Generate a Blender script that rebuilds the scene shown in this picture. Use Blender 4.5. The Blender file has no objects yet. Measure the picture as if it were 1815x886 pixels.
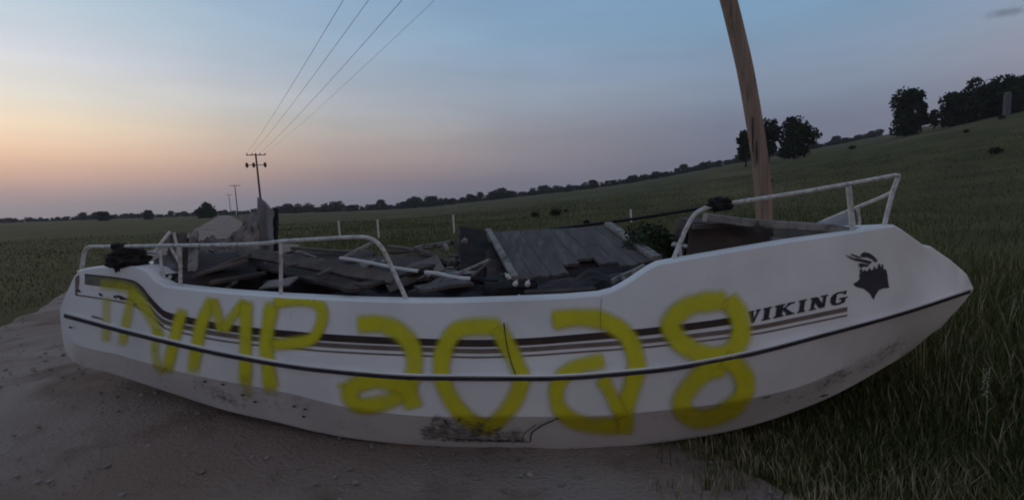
import bpy, bmesh, math, random
import numpy as np
from mathutils import Vector, noise as mnoise
random.seed(7); np.random.seed(7)
scene = bpy.context.scene
COL = scene.collection

# ------------------------------------------------------------------ camera
F = 900.0                      # focal length in photo pixels (photo 1815 x 886)
HC = 1.46                      # chest height camera
PITCH = math.radians(5.27); ROLL = math.radians(2.0)
fw = Vector((0, math.cos(PITCH), -math.sin(PITCH)))
r0 = Vector((1, 0, 0)); u0 = r0.cross(fw)
rt = (r0 * math.cos(ROLL) - u0 * math.sin(ROLL)).normalized()
up = (u0 * math.cos(ROLL) + r0 * math.sin(ROLL)).normalized()
CAMLOC = Vector((0, 0, HC))
cd = bpy.data.cameras.new('camera'); cam = bpy.data.objects.new('camera', cd); COL.objects.link(cam)
from mathutils import Matrix
m3 = Matrix((rt, up, -fw)).transposed()
cam.matrix_world = Matrix.Translation(CAMLOC) @ m3.to_4x4()
cd.sensor_width = 36; cd.lens = 36 * F / 1815; cd.clip_start = 0.05; cd.clip_end = 8000
scene.camera = cam

# ------------------------------------------------------------------ sky, sun, exposure
SUN_AZ = math.radians(-50); SUN_EL = math.radians(1.5)      # azimuth from +Y, positive to +X
world = bpy.data.worlds.new('World'); scene.world = world; world.use_nodes = True
wt = world.node_tree; wt.nodes.clear()
def wn(t, **k):
    n = wt.nodes.new(t)
    for a, b in k.items(): setattr(n, a, b)
    return n
def wl(a, b): wt.links.new(a, b)
def ramp(nd, pts, interp='EASE'):
    cr = nd.color_ramp; cr.interpolation = interp
    while len(cr.elements) > 1: cr.elements.remove(cr.elements[-1])
    cr.elements[0].position = pts[0][0]; cr.elements[0].color = (*pts[0][1], 1)
    for p, c in pts[1:]:
        e = cr.elements.new(p); e.color = (*c, 1)
def srgb(r, g, b):
    f = lambda v: (v / 12.92 if v <= .04045 else ((v + .055) / 1.055) ** 2.4)
    return tuple(f(v / 255) for v in (r, g, b))
def ray0(px, py): return (fw + rt * ((px - 907.5) / F) + up * ((443 - py) / F)).normalized()
sky = wn('ShaderNodeTexSky'); sky.sky_type = 'NISHITA'; sky.sun_disc = False
sky.sun_elevation = SUN_EL; sky.sun_rotation = SUN_AZ; sky.air_density = 1.2; sky.dust_density = 2.0; sky.ozone_density = 2.5
tc = wn('ShaderNodeTexCoord'); sx = wn('ShaderNodeSeparateXYZ'); wl(tc.outputs['Generated'], sx.inputs[0])
# twilight dome: colour by elevation, one ramp towards the sunset and one away from it
rw = wn('ShaderNodeValToRGB'); rc = wn('ShaderNodeValToRGB')
rb_ = wn('ShaderNodeValToRGB')
ramp(rw, [(0.0, srgb(134, 129, 136)), (0.02, srgb(142, 136, 140)), (0.04, srgb(166, 146, 145)), (0.062, srgb(200, 166, 148)), (0.092, srgb(234, 196, 166)), (0.135, srgb(238, 217, 188)), (0.176, srgb(226, 220, 208)), (0.235, srgb(204, 208, 214)), (0.30, srgb(182, 197, 208)), (0.45, srgb(140, 163, 188)), (1.0, srgb(116, 132, 155))], 'LINEAR')
ramp(rc, [(0.0, srgb(97, 100, 116)), (0.05, srgb(102, 105, 121)), (0.12, srgb(110, 116, 134)), (0.20, srgb(124, 138, 158)), (0.30, srgb(116, 146, 174)), (0.40, srgb(108, 140, 174)), (0.55, srgb(100, 130, 166)), (1.0, srgb(116, 132, 155))], 'LINEAR')
ramp(rb_, [(0.0, srgb(134, 120, 124)), (0.08, srgb(156, 136, 138)), (0.18, srgb(178, 156, 156)), (0.32, srgb(162, 157, 164)), (0.55, srgb(122, 138, 160)), (1.0, srgb(116, 132, 155))], 'LINEAR')
mz = wn('ShaderNodeMath', operation='MAXIMUM'); mz.inputs[1].default_value = 0.0
wl(sx.outputs['Z'], mz.inputs[0])
wl(mz.outputs[0], rw.inputs[0]); wl(mz.outputs[0], rc.inputs[0]); wl(mz.outputs[0], rb_.inputs[0])
dot = wn('ShaderNodeVectorMath', operation='DOT_PRODUCT')
wl(tc.outputs['Generated'], dot.inputs[0]); dot.inputs[1].default_value = (math.sin(SUN_AZ), math.cos(SUN_AZ), 0.0)
flat = wn('ShaderNodeVectorMath', operation='MULTIPLY'); wl(tc.outputs['Generated'], flat.inputs[0]); flat.inputs[1].default_value = (1, 1, 0)
fl = wn('ShaderNodeVectorMath', operation='LENGTH'); wl(flat.outputs[0], fl.inputs[0])
fm = wn('ShaderNodeMath', operation='MAXIMUM'); wl(fl.outputs['Value'], fm.inputs[0]); fm.inputs[1].default_value = .25
dn = wn('ShaderNodeMath', operation='DIVIDE'); wl(dot.outputs['Value'], dn.inputs[0]); wl(fm.outputs[0], dn.inputs[1])
mr = wn('ShaderNodeValToRGB'); g1 = lambda v: (v, v, v)
ramp(mr, [(.30, g1(0)), (.64, g1(.13)), (.85, g1(.34)), (.927, g1(.54)), (.975, g1(.8)), (1.0, g1(1))], 'LINEAR'); wl(dn.outputs[0], mr.inputs[0])
mx0 = wn('ShaderNodeMapRange'); mx0.interpolation_type = 'SMOOTHSTEP'; mx0.inputs['From Min'].default_value = .15; mx0.inputs['From Max'].default_value = -.7; wl(dn.outputs[0], mx0.inputs['Value'])
mxb = wn('ShaderNodeMix', data_type='RGBA'); wl(mx0.outputs[0], mxb.inputs['Factor']); wl(rc.outputs[0], mxb.inputs['A']); wl(rb_.outputs[0], mxb.inputs['B'])
mx = wn('ShaderNodeMix', data_type='RGBA'); wl(mr.outputs[0], mx.inputs['Factor']); wl(mxb.outputs['Result'], mx.inputs['A']); wl(rw.outputs[0], mx.inputs['B'])
# thin uneven haze streaks low in the sky
mp = wn('ShaderNodeMapping'); mp.inputs['Scale'].default_value = (1.4, 1.4, 9); wl(tc.outputs['Generated'], mp.inputs[0])
nz = wn('ShaderNodeTexNoise'); nz.inputs['Scale'].default_value = 2.2; nz.inputs['Detail'].default_value = 5; wl(mp.outputs[0], nz.inputs['Vector'])
nr = wn('ShaderNodeMapRange'); nr.inputs['From Min'].default_value = .3; nr.inputs['From Max'].default_value = .7; nr.inputs['To Min'].default_value = .95; nr.inputs['To Max'].default_value = 1.05
wl(nz.outputs[0], nr.inputs['Value'])
vs = wn('ShaderNodeVectorMath', operation='SCALE'); wl(mx.outputs['Result'], vs.inputs[0]); wl(nr.outputs[0], vs.inputs['Scale'])
cdir = ray0(1778, 24)                       # one small dark wisp of cloud
cdm = wn('ShaderNodeVectorMath', operation='SUBTRACT'); wl(tc.outputs['Generated'], cdm.inputs[0]); cdm.inputs[1].default_value = cdir
cds = wn('ShaderNodeVectorMath', operation='MULTIPLY'); wl(cdm.outputs[0], cds.inputs[0]); cds.inputs[1].default_value = (38, 38, 125)
cdl = wn('ShaderNodeVectorMath', operation='LENGTH'); wl(cds.outputs[0], cdl.inputs[0])
cn = wn('ShaderNodeTexNoise'); cn.inputs['Scale'].default_value = 55; cn.inputs['Detail'].default_value = 5; wl(tc.outputs['Generated'], cn.inputs['Vector'])
ca_ = wn('ShaderNodeMath', operation='MULTIPLY_ADD'); wl(cn.outputs[0], ca_.inputs[0]); ca_.inputs[1].default_value = 1.6; wl(cdl.outputs['Value'], ca_.inputs[2])
cr_ = wn('ShaderNodeMapRange'); cr_.interpolation_type = 'SMOOTHSTEP'; cr_.inputs['From Min'].default_value = .9; cr_.inputs['From Max'].default_value = 1.9; cr_.inputs['To Min'].default_value = .62; cr_.inputs['To Max'].default_value = 1.0; wl(ca_.outputs[0], cr_.inputs['Value'])
vc = wn('ShaderNodeVectorMath', operation='SCALE'); wl(vs.outputs[0], vc.inputs[0]); wl(cr_.outputs[0], vc.inputs['Scale']); vs = vc
nsc = wn('ShaderNodeVectorMath', operation='SCALE'); wl(sky.outputs[0], nsc.inputs[0]); nsc.inputs['Scale'].default_value = 0.004
vsc = wn('ShaderNodeVectorMath', operation='SCALE'); wl(vs.outputs[0], vsc.inputs[0]); vsc.inputs['Scale'].default_value = 1.03
va = wn('ShaderNodeVectorMath', operation='ADD'); wl(nsc.outputs[0], va.inputs[0]); wl(vsc.outputs[0], va.inputs[1])
bg = wn('ShaderNodeBackground'); bg.inputs['Strength'].default_value = 1.0; wl(va.outputs[0], bg.inputs['Color'])
wo = wn('ShaderNodeOutputWorld'); wl(bg.outputs[0], wo.inputs['Surface'])
sl = bpy.data.lights.new('sun', 'SUN'); sl.energy = 0.25; sl.angle = math.radians(14); sl.color = (1, .72, .5)
so = bpy.data.objects.new('sun', sl); COL.objects.link(so)
sd = Vector((math.sin(SUN_AZ) * math.cos(math.radians(3)), math.cos(SUN_AZ) * math.cos(math.radians(3)), math.sin(math.radians(3))))
so.rotation_euler = sd.to_track_quat('Z', 'Y').to_euler(); so.location = (-20, 20, 20)
vsn = scene.view_settings; vsn.view_transform = 'Standard'; vsn.look = 'None'; vsn.exposure = 0.18; vsn.gamma = 1.0; vsn.use_curve_mapping = False
scene.cycles.filter_width = 1.9; scene.cycles.transparent_max_bounces = 48

# ------------------------------------------------------------------ helpers
def ray(px, py): return fw + rt * ((px - 907.5) / F) + up * ((443 - py) / F)
def P(px, py, Y):
    d = ray(px, py); return CAMLOC + d * (Y / d.y)
def interp(pts):
    xs = np.array([p[0] for p in pts], float); ys = np.array([p[1] for p in pts], float)
    h = np.diff(xs); dl = np.diff(ys) / h; m = np.zeros(len(xs))
    for i in range(1, len(xs) - 1):
        if dl[i-1] * dl[i] > 0:
            w1 = 2*h[i] + h[i-1]; w2 = h[i] + 2*h[i-1]; m[i] = (w1 + w2) / (w1/dl[i-1] + w2/dl[i])
    m[0] = dl[0]; m[-1] = dl[-1]
    def f(x):
        x = min(max(x, xs[0]), xs[-1]); i = min(int(np.searchsorted(xs, x, 'right')) - 1, len(h) - 1)
        t = (x - xs[i]) / h[i]; t2 = t*t; t3 = t2*t
        return float((2*t3-3*t2+1)*ys[i] + (t3-2*t2+t)*h[i]*m[i] + (-2*t3+3*t2)*ys[i+1] + (t3-t2)*h[i]*m[i+1])
    return f
def lin(pts):
    xs = [p[0] for p in pts]; ys = [p[1] for p in pts]
    return lambda x: float(np.interp(x, xs, ys))
def sstep(a, b, x):
    t = min(max((x - a) / (b - a), 0), 1); return t*t*(3-2*t)
def nz3(x, y, z=0.0): return mnoise.noise(Vector((x, y, z)))

def mat(name, c1, c2=None, rough=.8, scale=6, bump=0.0, bscale=None, detail=6, metal=0.0, spec=.3, c3=None, s3=30, lo=.35, hi=.65, stretch=None):
    m = bpy.data.materials.new(name); m.use_nodes = True; t = m.node_tree
    b = t.nodes['Principled BSDF']; b.inputs['Roughness'].default_value = rough; b.inputs['Metallic'].default_value = metal
    b.inputs['Specular IOR Level'].default_value = spec
    co = t.nodes.new('ShaderNodeTexCoord')
    VEC = co.outputs['Object']
    if stretch:
        mpg = t.nodes.new('ShaderNodeMapping'); mpg.inputs['Scale'].default_value = stretch; t.links.new(VEC, mpg.inputs[0]); VEC = mpg.outputs[0]
    n = t.nodes.new('ShaderNodeTexNoise'); n.inputs['Scale'].default_value = scale; n.inputs['Detail'].default_value = detail
    t.links.new(VEC, n.inputs['Vector'])
    rp = t.nodes.new('ShaderNodeValToRGB'); ramp(rp, [(lo, c1), (hi, c2 or tuple(v*.75 for v in c1))], 'LINEAR')
    t.links.new(n.outputs[0], rp.inputs[0]); out = rp.outputs[0]
    if c3:
        n3 = t.nodes.new('ShaderNodeTexNoise'); n3.inputs['Scale'].default_value = s3; n3.inputs['Detail'].default_value = 4
        t.links.new(VEC, n3.inputs['Vector'])
        mrr = t.nodes.new('ShaderNodeMapRange'); mrr.inputs['From Min'].default_value = .52; mrr.inputs['From Max'].default_value = .68
        t.links.new(n3.outputs[0], mrr.inputs[0])
        mm = t.nodes.new('ShaderNodeMix'); mm.data_type = 'RGBA'; mm.inputs['B'].default_value = (*c3, 1)
        t.links.new(mrr.outputs[0], mm.inputs['Factor']); t.links.new(out, mm.inputs['A']); out = mm.outputs['Result']
    t.links.new(out, b.inputs['Base Color'])
    if bump:
        nb = t.nodes.new('ShaderNodeTexNoise'); nb.inputs['Scale'].default_value = bscale or scale*4; nb.inputs['Detail'].default_value = 5
        t.links.new(VEC, nb.inputs['Vector'])
        bp = t.nodes.new('ShaderNodeBump'); bp.inputs['Strength'].default_value = bump; bp.inputs['Distance'].default_value = .02
        t.links.new(nb.outputs[0], bp.inputs['Height']); t.links.new(bp.outputs[0], b.inputs['Normal'])
    return m
def decal_mat(name, col, rough=.6, nscale=18, depth=.25, amax=.95, thr=None):
    """paint film: coverage from the mesh attribute 'a', varied (or, with thr, broken up) by noise"""
    m = bpy.data.materials.new(name); m.use_nodes = True; t = m.node_tree
    b = t.nodes['Principled BSDF']; b.inputs['Base Color'].default_value = (*col, 1); b.inputs['Roughness'].default_value = rough
    at = t.nodes.new('ShaderNodeAttribute'); at.attribute_name = 'a'
    co = t.nodes.new('ShaderNodeTexCoord'); n = t.nodes.new('ShaderNodeTexNoise'); n.inputs['Scale'].default_value = nscale; n.inputs['Detail'].default_value = 7
    t.links.new(co.outputs['Object'], n.inputs['Vector'])
    r = t.nodes.new('ShaderNodeMapRange')
    if thr is None:
        r.inputs['From Min'].default_value = .3; r.inputs['From Max'].default_value = .7; r.inputs['To Min'].default_value = amax*(1-depth); r.inputs['To Max'].default_value = amax
        t.links.new(n.outputs[0], r.inputs['Value'])
        mu = t.nodes.new('ShaderNodeMath'); mu.operation = 'MULTIPLY'; t.links.new(r.outputs[0], mu.inputs[0]); t.links.new(at.outputs['Fac'], mu.inputs[1]); t.links.new(mu.outputs[0], b.inputs['Alpha'])
    else:
        ad = t.nodes.new('ShaderNodeMath'); ad.operation = 'ADD'; t.links.new(at.outputs['Fac'], ad.inputs[0]); t.links.new(n.outputs[0], ad.inputs[1])
        r.interpolation_type = 'SMOOTHSTEP'; r.inputs['From Min'].default_value = thr; r.inputs['From Max'].default_value = thr + .55; r.inputs['To Max'].default_value = amax
        t.links.new(ad.outputs[0], r.inputs['Value']); t.links.new(r.outputs[0], b.inputs['Alpha'])
    return m

def setp(o, label=None, cat=None, group=None, kind=None):
    if label: o['label'] = label
    if cat: o['category'] = cat
    if group: o['group'] = group
    if kind: o['kind'] = kind
    return o
def link(name, me, m=None, parent=None, smooth=None):
    o = bpy.data.objects.new(name, me); COL.objects.link(o)
    if m and not me.materials: me.materials.append(m)
    if smooth is not None:
        for p in me.polygons: p.use_smooth = True
        me.set_sharp_from_angle(angle=math.radians(smooth))
    if parent:
        o.parent = parent; o.matrix_parent_inverse = parent.matrix_world.inverted()
    return o
def mk(name, verts, faces, m=None, parent=None, smooth=None, attr=None):
    me = bpy.data.meshes.new(name); me.from_pydata([tuple(v) for v in verts], [], faces)
    if attr is not None:
        a = me.attributes.new('a', 'FLOAT', 'POINT'); a.data.foreach_set('value', np.array(attr, dtype=np.float32))
    me.update()
    return link(name, me, m, parent, smooth)
def bmk(name, bm, m=None, parent=None, smooth=None):
    bmesh.ops.recalc_face_normals(bm, faces=bm.faces[:])
    me = bpy.data.meshes.new(name); bm.to_mesh(me); bm.free()
    return link(name, me, m, parent, smooth)
def empty(name, loc):
    o = bpy.data.objects.new(name, None); COL.objects.link(o); o.location = loc; o.empty_display_size = .1
    o.matrix_world = Matrix.Translation(Vector(loc)); return o
def grid(name, fn, nu, nv, m, parent=None, thick=0.0, smooth=40):
    """sheet from fn(u, v) with real thickness along -normal"""
    vs_ = [[Vector(fn(i / nu, j / nv)) for j in range(nv + 1)] for i in range(nu + 1)]
    V = []; Fc = []; idx = lambda i, j: i * (nv + 1) + j
    for i in range(nu + 1):
        for j in range(nv + 1): V.append(vs_[i][j])
    for i in range(nu):
        for j in range(nv): Fc.append((idx(i, j), idx(i+1, j), idx(i+1, j+1), idx(i, j+1)))
    if thick:
        n0 = len(V)
        for i in range(nu + 1):
            for j in range(nv + 1):
                a = vs_[min(i+1, nu)][j] - vs_[max(i-1, 0)][j]; b = vs_[i][min(j+1, nv)] - vs_[i][max(j-1, 0)]
                n = a.cross(b); n = n.normalized() if n.length > 1e-9 else Vector((0, 0, 1))
                V.append(vs_[i][j] - n * thick)
        for f in Fc[:]: Fc.append(tuple(n0 + k for k in reversed(f)))
        ring = [idx(i, 0) for i in range(nu)] + [idx(nu, j) for j in range(nv)] + [idx(i, nv) for i in range(nu, 0, -1)] + [idx(0, j) for j in range(nv, 0, -1)]
        for k in range(len(ring)):
            a, b = ring[k], ring[(k + 1) % len(ring)]; Fc.append((a, a + n0, b + n0, b))
    return mk(name, V, Fc, m, parent, smooth)
def bil(a, b, c, d):
    return lambda u, v: (a*(1-u) + b*u)*(1-v) + (d*(1-u) + c*u)*v
def tube_bm(bm, pts, r, n=8, r1=None):
    pts = [Vector(p) for p in pts]; rings = []
    prev = None
    for i, p in enumerate(pts):
        t = (pts[min(i+1, len(pts)-1)] - pts[max(i-1, 0)]).normalized()
        a = Vector((0, 0, 1)) if abs(t.z) < .9 else Vector((0, 1, 0))
        if prev is None: s = t.cross(a).normalized()
        else: s = (prev - t * prev.dot(t)).normalized()
        prev = s; w = t.cross(s)
        rr = r if r1 is None else r + (r1 - r) * i / (len(pts) - 1)
        rings.append([bm.verts.new(p + (s*math.cos(2*math.pi*k/n) + w*math.sin(2*math.pi*k/n)) * rr) for k in range(n)])
    for i in range(len(rings) - 1):
        for k in range(n): bm.faces.new((rings[i][k], rings[i][(k+1) % n], rings[i+1][(k+1) % n], rings[i+1][k]))
    bm.faces.new(rings[0][::-1]); bm.faces.new(rings[-1])
def tube(name, pts, r, m, parent=None, n=8, r1=None):
    bm = bmesh.new(); tube_bm(bm, pts, r, n, r1); return bmk(name, bm, m, parent, 50)
def crv(pts, k=6):
    """Catmull-Rom through points"""
    pts = [Vector(p) for p in pts]; o = []
    for i in range(len(pts) - 1):
        p0 = pts[max(i-1, 0)]; p1 = pts[i]; p2 = pts[i+1]; p3 = pts[min(i+2, len(pts)-1)]
        for j in range(k):
            t = j / k
            o.append(.5*((2*p1) + (-p0+p2)*t + (2*p0-5*p1+4*p2-p3)*t*t + (-p0+3*p1-3*p2+p3)*t*t*t))
    o.append(pts[-1]); return o
def board_bm(bm, a, b, w, t, upv=Vector((0, 0, 1)), seg=8, warp=.006, seed=0, rag=.0):
    """plank from a to b, width w (across), thickness t (along upv), slightly warped"""
    a = Vector(a); b = Vector(b); d = (b - a).normalized(); s = d.cross(upv).normalized(); n = s.cross(d).normalized()
    rings = []
    for i in range(seg + 1):
        f = i / seg; c = a.lerp(b, f) + n * nz3(f*2 + seed, seed*1.7) * warp + s * nz3(f*2 + seed, seed*2.9, 5) * warp
        ww = w * (1 + rag * nz3(f*9, seed, 3)); k = min(t, w) * .12
        pr = [(-ww/2+k, -t/2), (ww/2-k, -t/2), (ww/2, -t/2+k), (ww/2, t/2-k), (ww/2-k, t/2), (-ww/2+k, t/2), (-ww/2, t/2-k), (-ww/2, -t/2+k)]
        jit = (nz3(seed*3.1, i) * rag * .1) if i in (0, seg) else 0
        rings.append([bm.verts.new(c + s*x + n*z + d*(jit * (x/w*2))) for x, z in pr])
    for i in range(seg):
        for k in range(8): bm.faces.new((rings[i][k], rings[i][(k+1) % 8], rings[i+1][(k+1) % 8], rings[i+1][k]))
    bm.faces.new(rings[0][::-1]); bm.faces.new(rings[-1])
def board(name, a, b, w, t, m, parent=None, **k):
    bm = bmesh.new(); board_bm(bm, a, b, w, t, **k); return bmk(name, bm, m, parent, 30)
def lump(name, c, rx, ry, rz, m, parent=None, amp=.25, sc=3.0, sub=3, seed=0, flat=None):
    bm = bmesh.new(); bmesh.ops.create_icosphere(bm, subdivisions=sub, radius=1)
    for v in bm.verts:
        d = v.co.normalized(); k = 1 + amp * (nz3(d.x*sc+seed, d.y*sc, d.z*sc) + .5*nz3(d.x*sc*2.3, d.y*sc*2.3+seed, d.z*sc*2.3) - .4*abs(nz3(d.x*sc*1.6, d.y*sc*1.6, d.z*sc*1.6+seed)))
        v.co = Vector((d.x*rx*k, d.y*ry*k, d.z*rz*k))
        if flat is not None and v.co.z < flat: v.co.z = flat
        v.co += Vector(c)
    return bmk(name, bm, m, parent, 60)

def cushion(c, dx, dy, dz, rz, tilt, m, label, seed):
    bm = bmesh.new(); bmesh.ops.create_icosphere(bm, subdivisions=4, radius=1); R3 = Matrix.Rotation(rz, 3, 'Z') @ Matrix.Rotation(tilt, 3, 'X')
    f = lambda v, e: math.copysign(abs(v)**e, v)
    for v in bm.verts:
        d = v.co.normalized(); q = Vector((f(d.x, .38)*dx, f(d.y, .38)*dy, f(d.z, .5)*dz)); k = 1 + .10*nz3(d.x*2 + seed, d.y*2, d.z*2) + .05*nz3(d.x*6, d.y*6 + seed, d.z*6)
        v.co = Vector(c) + R3 @ (q*k)
    return setp(bmk('cushion', bm, m, None, 50), label, 'cushion')

# ------------------------------------------------------------------ terrain
E_AZ = interp([(-1.0, 0), (-.25, 0.0), (0.0, .0150), (.214, .033), (.41, .060), (.62, .088), (.70, .100), (.785, .112), (1.0, .13), (1.6, .11), (2.4, .0), (3.2, .0)])
def ground(x, y):
    d = math.hypot(x, y); az = math.atan2(x, y)
    e = E_AZ(az) if az > -.25 else 0.0
    h = min(d, 420) * e * sstep(8, 85, d)
    h += .20 * math.exp(-(((x + 3.2) / 2.0) ** 2 + ((y - 4.2) / 1.7) ** 2))
    if d > 6: h += sstep(6, 25, d) * (.10 * nz3(x*.11, y*.11) + .25 * nz3(x*.021, y*.021, 3))
    h += .012 * nz3(x*1.3, y*1.3, 7) - .008
    return h
ROAD_DX = -.56
def road_right(y): return -7.5 - .56*(y - 7.45) + 6.0 + .55*nz3(y*.5, 9) + .30*nz3(y*2.1, 12) + .12*nz3(y*6, 3)
def road_s(x, y):            # signed offset across the road (0 at left edge .. 1 at right edge)
    xl = -7.5 - .56*(y - 7.45); return (x - xl) / 6.1
M_GRASS = mat('meadow', (.056, .052, .017), (.098, .082, .028), rough=.95, scale=.35, bump=.6, bscale=14, detail=9, c3=(.125, .098, .042), s3=.07, spec=.1)
rad = [0.0, .6]
while rad[-1] < 560: rad.append(rad[-1] * 1.055 + .04)
NS = 288
V = [(0, 0, ground(0, 0) - .03)]; Fc = []
for r in rad[1:]:
    for k in range(NS):
        a = 2*math.pi*k/NS; x, y = r*math.sin(a), r*math.cos(a); V.append((x, y, ground(x, y) - .03))
for k in range(NS): Fc.append((0, 1 + (k+1) % NS, 1 + k))
for i in range(len(rad) - 2):
    for k in range(NS):
        a = 1 + i*NS + k; b = 1 + i*NS + (k+1) % NS; Fc.append((a, b, b + NS, a + NS))
setp(mk('ground', V, Fc, M_GRASS, smooth=180), kind='structure', label='dark green meadow rising gently towards the wood', cat='meadow')

M_ROAD = mat('gravel_dirt', (.225, .150, .115), (.325, .262, .225), rough=.95, scale=.55, bump=1.0, bscale=38, detail=10, c3=(.165, .108, .082), s3=1.6, spec=.15)
ys = list(np.arange(-6, 12, .12)) + list(np.arange(12, 60, .6)) + list(np.arange(60, 330, 5))
NW = 70; V = []; Fc = []
for y in ys:
    xl = -7.5 - .56*(y - 7.45)
    l = xl + .22*nz3(y*.55, 2) + .10*nz3(y*2.3, 5); rr = road_right(y)
    for k in range(NW + 1):
        f = k / NW; x = l + (rr - l)*f; edge = min(f, 1-f)
        z = ground(x, y) + .012*sstep(0, .12, edge) + (.016*nz3(x*2.1, y*2.1, 1) + .012*nz3(x*6, y*6, 4) + .006*nz3(x*17, y*17, 4)) * sstep(0, .06, edge)
        z -= .022 * math.exp(-((f-.30)/.09)**2) + .022*math.exp(-((f-.68)/.09)**2)
        V.append((x, y, z if 0 < k < NW else ground(x, y) - .05))
for i in range(len(ys) - 1):
    for k in range(NW):
        a = i*(NW+1) + k; Fc.append((a, a+1, a+NW+2, a+NW+1))
setp(mk('gravel_road', V, Fc, M_ROAD, smooth=180), kind='structure', label='pinkish grey gravel road running away past the stern of the boat', cat='road')

# loose stones on the road
M_STONE = mat('road_stone', (.16, .135, .12), (.30, .27, .24), rough=.9, scale=3, spec=.2)
bm = bmesh.new(); bmesh.ops.create_icosphere(bm, subdivisions=1, radius=1); SV = np.array([v.co[:] for v in bm.verts]); SF = [[v.index for v in f.verts] for f in bm.faces]; bm.free()
V = []; Fc = []
for i in range(6500):
    y = 1.7 + 11 * random.random()**2.2; x = -7 + 10*random.random() - .3*y
    s = road_s(x, y)
    if s < .02 or s > 1.02: continue
    r = .0045 + .014*random.random()**5; n0 = len(V)
    q = SV * (1 + .35*np.random.uniform(-1, 1, SV.shape)) * np.array([r*random.uniform(.8, 1.5), r*random.uniform(.8, 1.5), r*.7])
    a = random.random()*6.28; ca, sa = math.cos(a), math.sin(a); z = ground(x, y) + .004
    for p in q: V.append((x + p[0]*ca - p[1]*sa, y + p[0]*sa + p[1]*ca, z + p[2] + .008))
    Fc += [[n0 + k for k in f] for f in SF]
setp(mk('loose_gravel', V, Fc, M_STONE), kind='stuff', label='loose small stones scattered over the gravel road', cat='gravel')

# ------------------------------------------------------------------ boat hull lines (traced) on a real plan shape
lA = lin([(107, 546), (113, 530), (132, 489), (140, 481), (150, 478), (180, 475), (245, 476), (258, 482), (275, 500), (290, 509), (320, 513), (400, 521), (500, 528), (640, 535), (730, 537), (800, 537), (900, 534), (1000, 530), (1060, 525), (1085, 519), (1110, 506), (1150, 479), (1168, 470), (1190, 466), (1300, 447), (1400, 430), (1500, 416), (1570, 404), (1586, 402), (1600, 410), (1638, 437), (1652, 440), (1690, 466), (1714, 487), (1720, 500), (1725, 510)])
lB = interp([(107, 554), (250, 592), (420, 630), (560, 652), (760, 667), (950, 668), (1150, 655), (1300, 631), (1480, 586), (1600, 553), (1725, 512)])
lC = interp([(107, 562), (118, 598), (216, 630), (343, 664), (500, 694), (648, 727), (786, 738), (1006, 738), (1226, 721), (1400, 690), (1500, 650), (1600, 598), (1690, 542), (1725, 513.4)])
lD = interp([(107, 565), (112, 606), (130, 640), (200, 662), (300, 695), (400, 727), (500, 750), (560, 765), (650, 780), (760, 790), (950, 797), (1100, 791), (1200, 780), (1300, 762), (1440, 717), (1560, 655), (1640, 600), (1700, 545), (1725, 514)])
yB = interp([(107, 3.52), (125, 3.42), (150, 3.36), (307, 3.08), (543, 2.82), (907, 2.63), (1100, 2.60), (1248, 2.60), (1400, 2.66), (1522, 2.77), (1600, 2.88), (1674, 3.03), (1704, 3.15), (1725, 3.32)])
oA = lin([(107, 0), (150, .05), (900, .06), (1200, .07), (1500, .11), (1590, .14), (1650, .18), (1700, .15), (1725, .01)])
oC = lin([(107, 0), (150, .02), (900, .02), (1300, .04), (1500, .12), (1600, .18), (1690, .12), (1725, .01)])
oD = lin([(107, 0), (125, .10), (150, .20), (300, .26), (900, .30), (1200, .29), (1350, .31), (1500, .36), (1600, .40), (1690, .2), (1725, .02)])
def hullY(px, py):
    a, b, c, d = lA(px), lB(px), lC(px), lD(px)
    return yB(px) + float(np.interp(py, [a, b, c, d], [oA(px), 0, oC(px), oD(px)]))
def HP(px, py, off=0.0):
    py = min(max(py, lA(px)), lD(px)); return P(px, py, hullY(px, py) - off)
AX0 = Vector((-3.0, 4.30, 0)); AX1 = Vector((3.0, 3.62, 0)); AXD = (AX1 - AX0).normalized(); AXN = Vector((-AXD.y, AXD.x, 0))
def mirror(p):
    dd = (p - AX0).dot(AXN); q = p - AXN * (2*dd); q.z = p.z - .11 * abs(dd) - .22 * sstep(5.25, 5.9, (p - AX0).dot(AXD)); return q
COLS = sorted(set([107, 108.5, 110, 113, 117, 122, 128, 132, 136, 140, 145, 150, 160] + list(np.arange(170, 1580, 11.0)) + [1085, 1168, 275, 258, 245, 1578, 1583, 1586, 1592] + list(np.arange(1600, 1700, 8.0)) + [1638, 1652, 1700, 1705, 1710, 1714, 1717, 1720, 1723, 1725]))
def column(px):
    a, b, c, d = lA(px), lB(px), lC(px), lD(px); ys_ = []
    for k in range(6): ys_.append(a + (b - a) * k / 6)
    for k in range(3): ys_.append(b + (c - b) * k / 3)
    for k in range(3): ys_.append(c + (d - c) * k / 3)
    ys_.append(d); return [HP(px, y) for y in ys_]
near = [column(p) for p in COLS]
BOATLOC = (0, 3.9, 0)
boat = setp(empty('boat', BOATLOC), 'white fibreglass motor boat sprayed with yellow writing and heaped with scrap', 'boat')
def stain(t, co, bcol):
    pass
M_HULL = mat('gelcoat', (.75, .715, .68), (.66, .625, .59), rough=.42, scale=1.6, detail=8, bump=.06, bscale=3, spec=.4, c3=(.60, .565, .535), s3=1.3)
M_HULLB = M_HULL
M_WHITE = mat('white_paint', (.68, .66, .62), (.55, .52, .48), rough=.5, scale=14)
M_DARK = mat('dark_vinyl', (.020, .018, .024), (.035, .032, .038), rough=.6, scale=6)
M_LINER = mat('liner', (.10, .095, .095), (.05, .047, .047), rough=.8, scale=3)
V = []; Fc = []; ncol = len(near); nr_ = len(near[0])
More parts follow.
